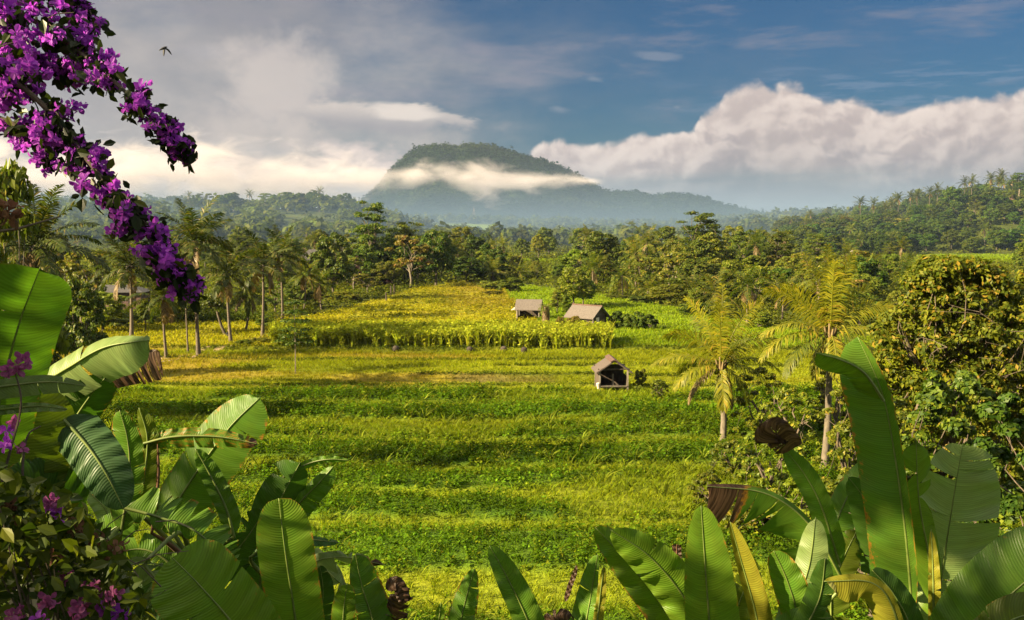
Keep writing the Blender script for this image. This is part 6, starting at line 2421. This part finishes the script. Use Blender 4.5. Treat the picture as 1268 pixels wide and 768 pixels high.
    wood.tube([np.array(tuple(at(-80, 296, 1.9))) - bl, np.array(tuple(at(20, 284, 1.95))) - bl, np.array(tuple(at(75, 268, 2.0))) - bl], [.004, .003, .0015], 5)
    wood.tube([np.array(tuple(at(0, 285, 1.92))) - bl, c - bl], [.002, .002], 4)
    wood.build("twig", M["twig"], root)


bougainvillea()


def flower_bush():
    """the low flowering bush in the lower left corner"""
    rng = np.random.RandomState(23)
    base = Vector((-1.7, 3.9, 0)); base.z = hz(base.x, base.y)
    bl = np.array(base)
    root = thing("flowering_bush", "dark low flowering bush with pink and purple blossoms in the lower left corner", "flowering shrub", base)
    wood = MB()
    n = 2600
    px = rng.uniform(-60, 190, n)
    top = np.interp(px, [-60, 0, 40, 90, 130, 170, 190], [575, 585, 600, 625, 665, 725, 770]) + rng.uniform(-12, 40, n)
    py = top + rng.exponential(70, n)
    d = rng.uniform(3.4, 4.5, n)
    P = np.array([tuple(at(a, b, c)) for a, b, c in zip(px, py, d)])
    k = P[:, 2] > height(P[:, 0], P[:, 1]) + .02
    P = P[k]
    n = len(P)
    Nn = unit(rng.normal(size=(n, 3)) + np.array([0, -.5, .8]))
    T = np.cross(Nn, rng.normal(size=(n, 3)))
    T = unit(T + np.array([0, 0, -.3])); B = unit(np.cross(Nn, T))
    Ls = rng.uniform(.04, .085, n)[:, None]
    Ws = Ls * .58
    V = np.stack([P - T * Ls * .5, P - T * Ls * .12 + B * Ws * .5, P + T * Ls * .25 + B * Ws * .38, P + T * Ls * .55, P + T * Ls * .25 - B * Ws * .38, P - T * Ls * .12 - B * Ws * .5], 1)
    V[:, [1, 2, 4, 5]] += (Nn * Ls * .10)[:, None, :]
    i = np.arange(n)[:, None] * 6
    mesh_obj("foliage", V.reshape(-1, 3) - bl, np.concatenate([i + np.array([0, 1, 2, 3]), i + np.array([0, 3, 4, 5])]), M["leaf_gloss"], root)
    for k in range(46):
        e = P[rng.randint(n)]
        s = bl + np.array([rng.uniform(-.3, .3), rng.uniform(-.2, .2), 0])
        m = (s + e) / 2 + np.array([rng.uniform(-.1, .1), rng.uniform(-.1, .1), .15])
        wood.tube(catmull([s - bl, m - bl, e - bl], 8), np.linspace(.010, .0025, 8), 5)
    # two long shoots that stand above the rest
    for pts in ([(-10, 640, 3.9), (12, 560, 3.85), (26, 500, 3.8), (18, 458, 3.8)], [(30, 640, 4.0), (28, 580, 4.0), (34, 540, 4.0), (50, 528, 4.0)]):
        wood.tube(catmull([np.array(tuple(at(*p))) - bl for p in pts], 16), np.linspace(.007, .003, 16), 5)
    for k in range(14):
        a = at(rng.uniform(40, 200), rng.uniform(640, 760), 3.9); e = a + Vector((rng.uniform(-.15, .25), rng.uniform(-.1, .1), rng.uniform(-.02, .16)))
        wood.tube([np.array(tuple(a)) - bl, (np.array(tuple(a)) + np.array(tuple(e))) / 2 - bl + np.array([0, 0, .02]), np.array(tuple(e)) - bl], [.003, .0022, .0015], 4)
    wood.build("branches", M["twig"], root)
    spots = [(70, 634, 3.5, "bract", 9, .030), (64, 622, 3.5, "bract_pink", 6, .02), (18, 456, 3.78, "bract_pink", 10, .034), (28, 448, 3.78, "bract_pink", 7, .025), (8, 534, 3.85, "bract", 4, .014), (16, 520, 3.85, "bract_pink", 3, .012),
             (8, 552, 3.8, "bract", 4, .014), (27, 553, 3.9, "bract_pink", 3, .012), (112, 728, 3.5, "bract_pink", 7, .026), (104, 752, 3.45, "bract_pink", 8, .028), (132, 752, 3.5, "bract", 7, .026), (148, 762, 3.5, "bract", 5, .02),
             (118, 738, 3.5, "bract_pink", 6, .024), (20, 762, 3.4, "bract_pink", 7, .024), (60, 742, 3.4, "bract_pink", 7, .024), (140, 738, 3.45, "bract_pink", 6, .022), (92, 760, 3.4, "bract_pink", 6, .022), (48, 768, 3.4, "bract", 4, .016), (86, 716, 3.6, "bract_pink", 5, .02), 
             (92, 650, 3.55, "bract_dry", 7, .026), (100, 668, 3.55, "bract_dry", 8, .030), (118, 672, 3.6, "bract_dry", 7, .024), (146, 676, 3.6, "bract_dry", 6, .022), (84, 640, 3.6, "bract_dry", 5, .02), (32, 640, 3.6, "bract_dry", 7, .03),
             (12, 622, 3.6, "bract_dry", 7, .03), (50, 660, 3.6, "bract_dry", 6, .026), (70, 690, 3.6, "bract_dry", 6, .026), (128, 690, 3.65, "bract_dry", 6, .024)]
    for k, (a, b, d, mk, nf, r) in enumerate(spots):
        V, F4, F3 = florets(np.random.RandomState(200 + k), nf, r, .028)
        o = mesh_obj("flower_cluster", V, [F4, F3], M[mk], root)
        o.location = np.array(tuple(at(a, b, d))) - bl
        if mk != "bract":
            o["label"] = "dried orange blossoms" if mk == "bract_dry" else "pale pink blossoms"


flower_bush()
big_tree(-4238, 3.0, 0, -4500, 3750, "leaf_mango", "tall shade tree on the terrace, standing left of the view", 91, 15000, .30, .17, 1.5, "shade_tree", .12, 0, 110, .3)


# ------------------------------------------------------------------ air: even haze, valley mist and the cloud lying across the mountain
def box_obj(name, lo, hi, mat):
    b = MB()
    b.box([(a + c) / 2 for a, c in zip(lo, hi)], [c - a for a, c in zip(lo, hi)])
    return b.build(name, mat)


HAZE_DENSITY = 0.48e-4


def air():
    m, t, out = new_mat("haze_air")
    p = t.n.new("ShaderNodeVolumePrincipled")
    p.inputs["Color"].default_value = (.46, .62, .92, 1)
    p.inputs["Density"].default_value = HAZE_DENSITY
    p.inputs["Anisotropy"].default_value = .1
    t.l.new(p.outputs[0], out.inputs["Volume"])
    o = box_obj("haze", (-9500, -80, -36), (9500, 12500, 274), m)
    tag(o, "pale morning haze filling the valley", "haze", kind="stuff")
    # mist lying in the hollow at the mountain's foot
    m, t, out = new_mat("mist_air")
    p = t.n.new("ShaderNodeVolumePrincipled")
    p.inputs["Color"].default_value = (.20, .31, .50, 1)
    pos = t.node("ShaderNodeNewGeometry", "Position")
    x, y, z = t.sep(pos)
    n = t.noise(pos, .0028, 2, .5)
    dn = t.m("MULTIPLY", t.ss(z, 66.0, 6.0), t.m("MULTIPLY", t.ss(y, 300.0, 720.0), t.m("MULTIPLY", t.ss(y, 1300.0, 800.0, .30, 2.0), t.ss(y, 2950.0, 2700.0))))
    dn = t.m("MULTIPLY", dn, t.m("MULTIPLY_ADD", n, 1.4, .3))
    t.set(p.inputs["Density"], t.m("MULTIPLY", dn, 8.5e-4))
    t.l.new(p.outputs[0], out.inputs["Volume"])
    m.cycles.volume_step_rate = .6
    o = box_obj("mist", (-2600, 290, -30), (2600, 2960, 110), m)
    tag(o, "low blue mist in front of the mountain's foot", "mist", kind="stuff")
    # the band of cloud across the mountain
    D = 2470.0
    pts = [(-260, 220, 36), (60, 218, 40), (200, 219, 40), (300, 222, 38), (400, 222, 33), (450, 221, 25), (495, 213, 15), (545, 211, 14), (592, 222, 20), (640, 223, 13), (690, 219, 11), (728, 222, 5), (750, 226, 2)]
    X0, X1 = (pts[0][0] - 634) / FPX * D, (pts[-1][0] - 634) / FPX * D
    m, t, out = new_mat("cloud_air")
    p = t.n.new("ShaderNodeVolumePrincipled")
    p.inputs["Color"].default_value = (.87, .81, .84, 1)
    pos = t.node("ShaderNodeNewGeometry", "Position")
    x, y, z = t.sep(pos)
    u = t.m("DIVIDE", t.m("SUBTRACT", x, X0), X1 - X0, clamp=True)
    zc = t.m("MULTIPLY", t.curve(u, [(((a - 634) / FPX * D - X0) / (X1 - X0), (13 + (280 - b) / FPX * D) / 300.0) for a, b, c in pts]), 300.0)
    th = t.m("MULTIPLY", t.curve(u, [(((a - 634) / FPX * D - X0) / (X1 - X0), c / FPX * D / 100.0) for a, b, c in pts]), 100.0)
    n = t.noise(t.xyz(t.m("MULTIPLY", x, .6), t.m("MULTIPLY", y, .9), t.m("MULTIPLY", z, 1.4)), .016, 4, .6, .6)
    n2 = t.noise(t.xyz(t.m("MULTIPLY", x, .5), y, z), .006, 2, .5)
    r = t.m("DIVIDE", t.m("ABSOLUTE", t.m("SUBTRACT", t.m("MULTIPLY_ADD", t.m("SUBTRACT", n2, .5), -75.0, z), zc)), th)
    dn = t.m("ADD", t.m("SUBTRACT", 1.0, r), t.m("MULTIPLY", t.m("SUBTRACT", n, .5), 4.2))
    dn = t.ss(dn, 0.0, 1.3)
    dn = t.m("MULTIPLY", dn, t.m("MULTIPLY", t.ss(y, 2395.0, 2450.0), t.ss(y, 2560.0, 2500.0)))
    dn = t.m("MULTIPLY", dn, t.m("MULTIPLY", t.ss(u, 0.0, .06), t.ss(u, 1.0, .975)))
    t.set(p.inputs["Density"], t.m("MULTIPLY", dn, .016))
    t.l.new(p.outputs[0], out.inputs["Volume"])
    m.cycles.volume_step_rate = .12
    o = box_obj("cloud", (X0 - 10, 2390, 40), (X1 + 10, 2565, 270), m)
    tag(o, "band of pinkish cloud lying across the mountain's flank", "cloud", kind="stuff")


air()
#@@END
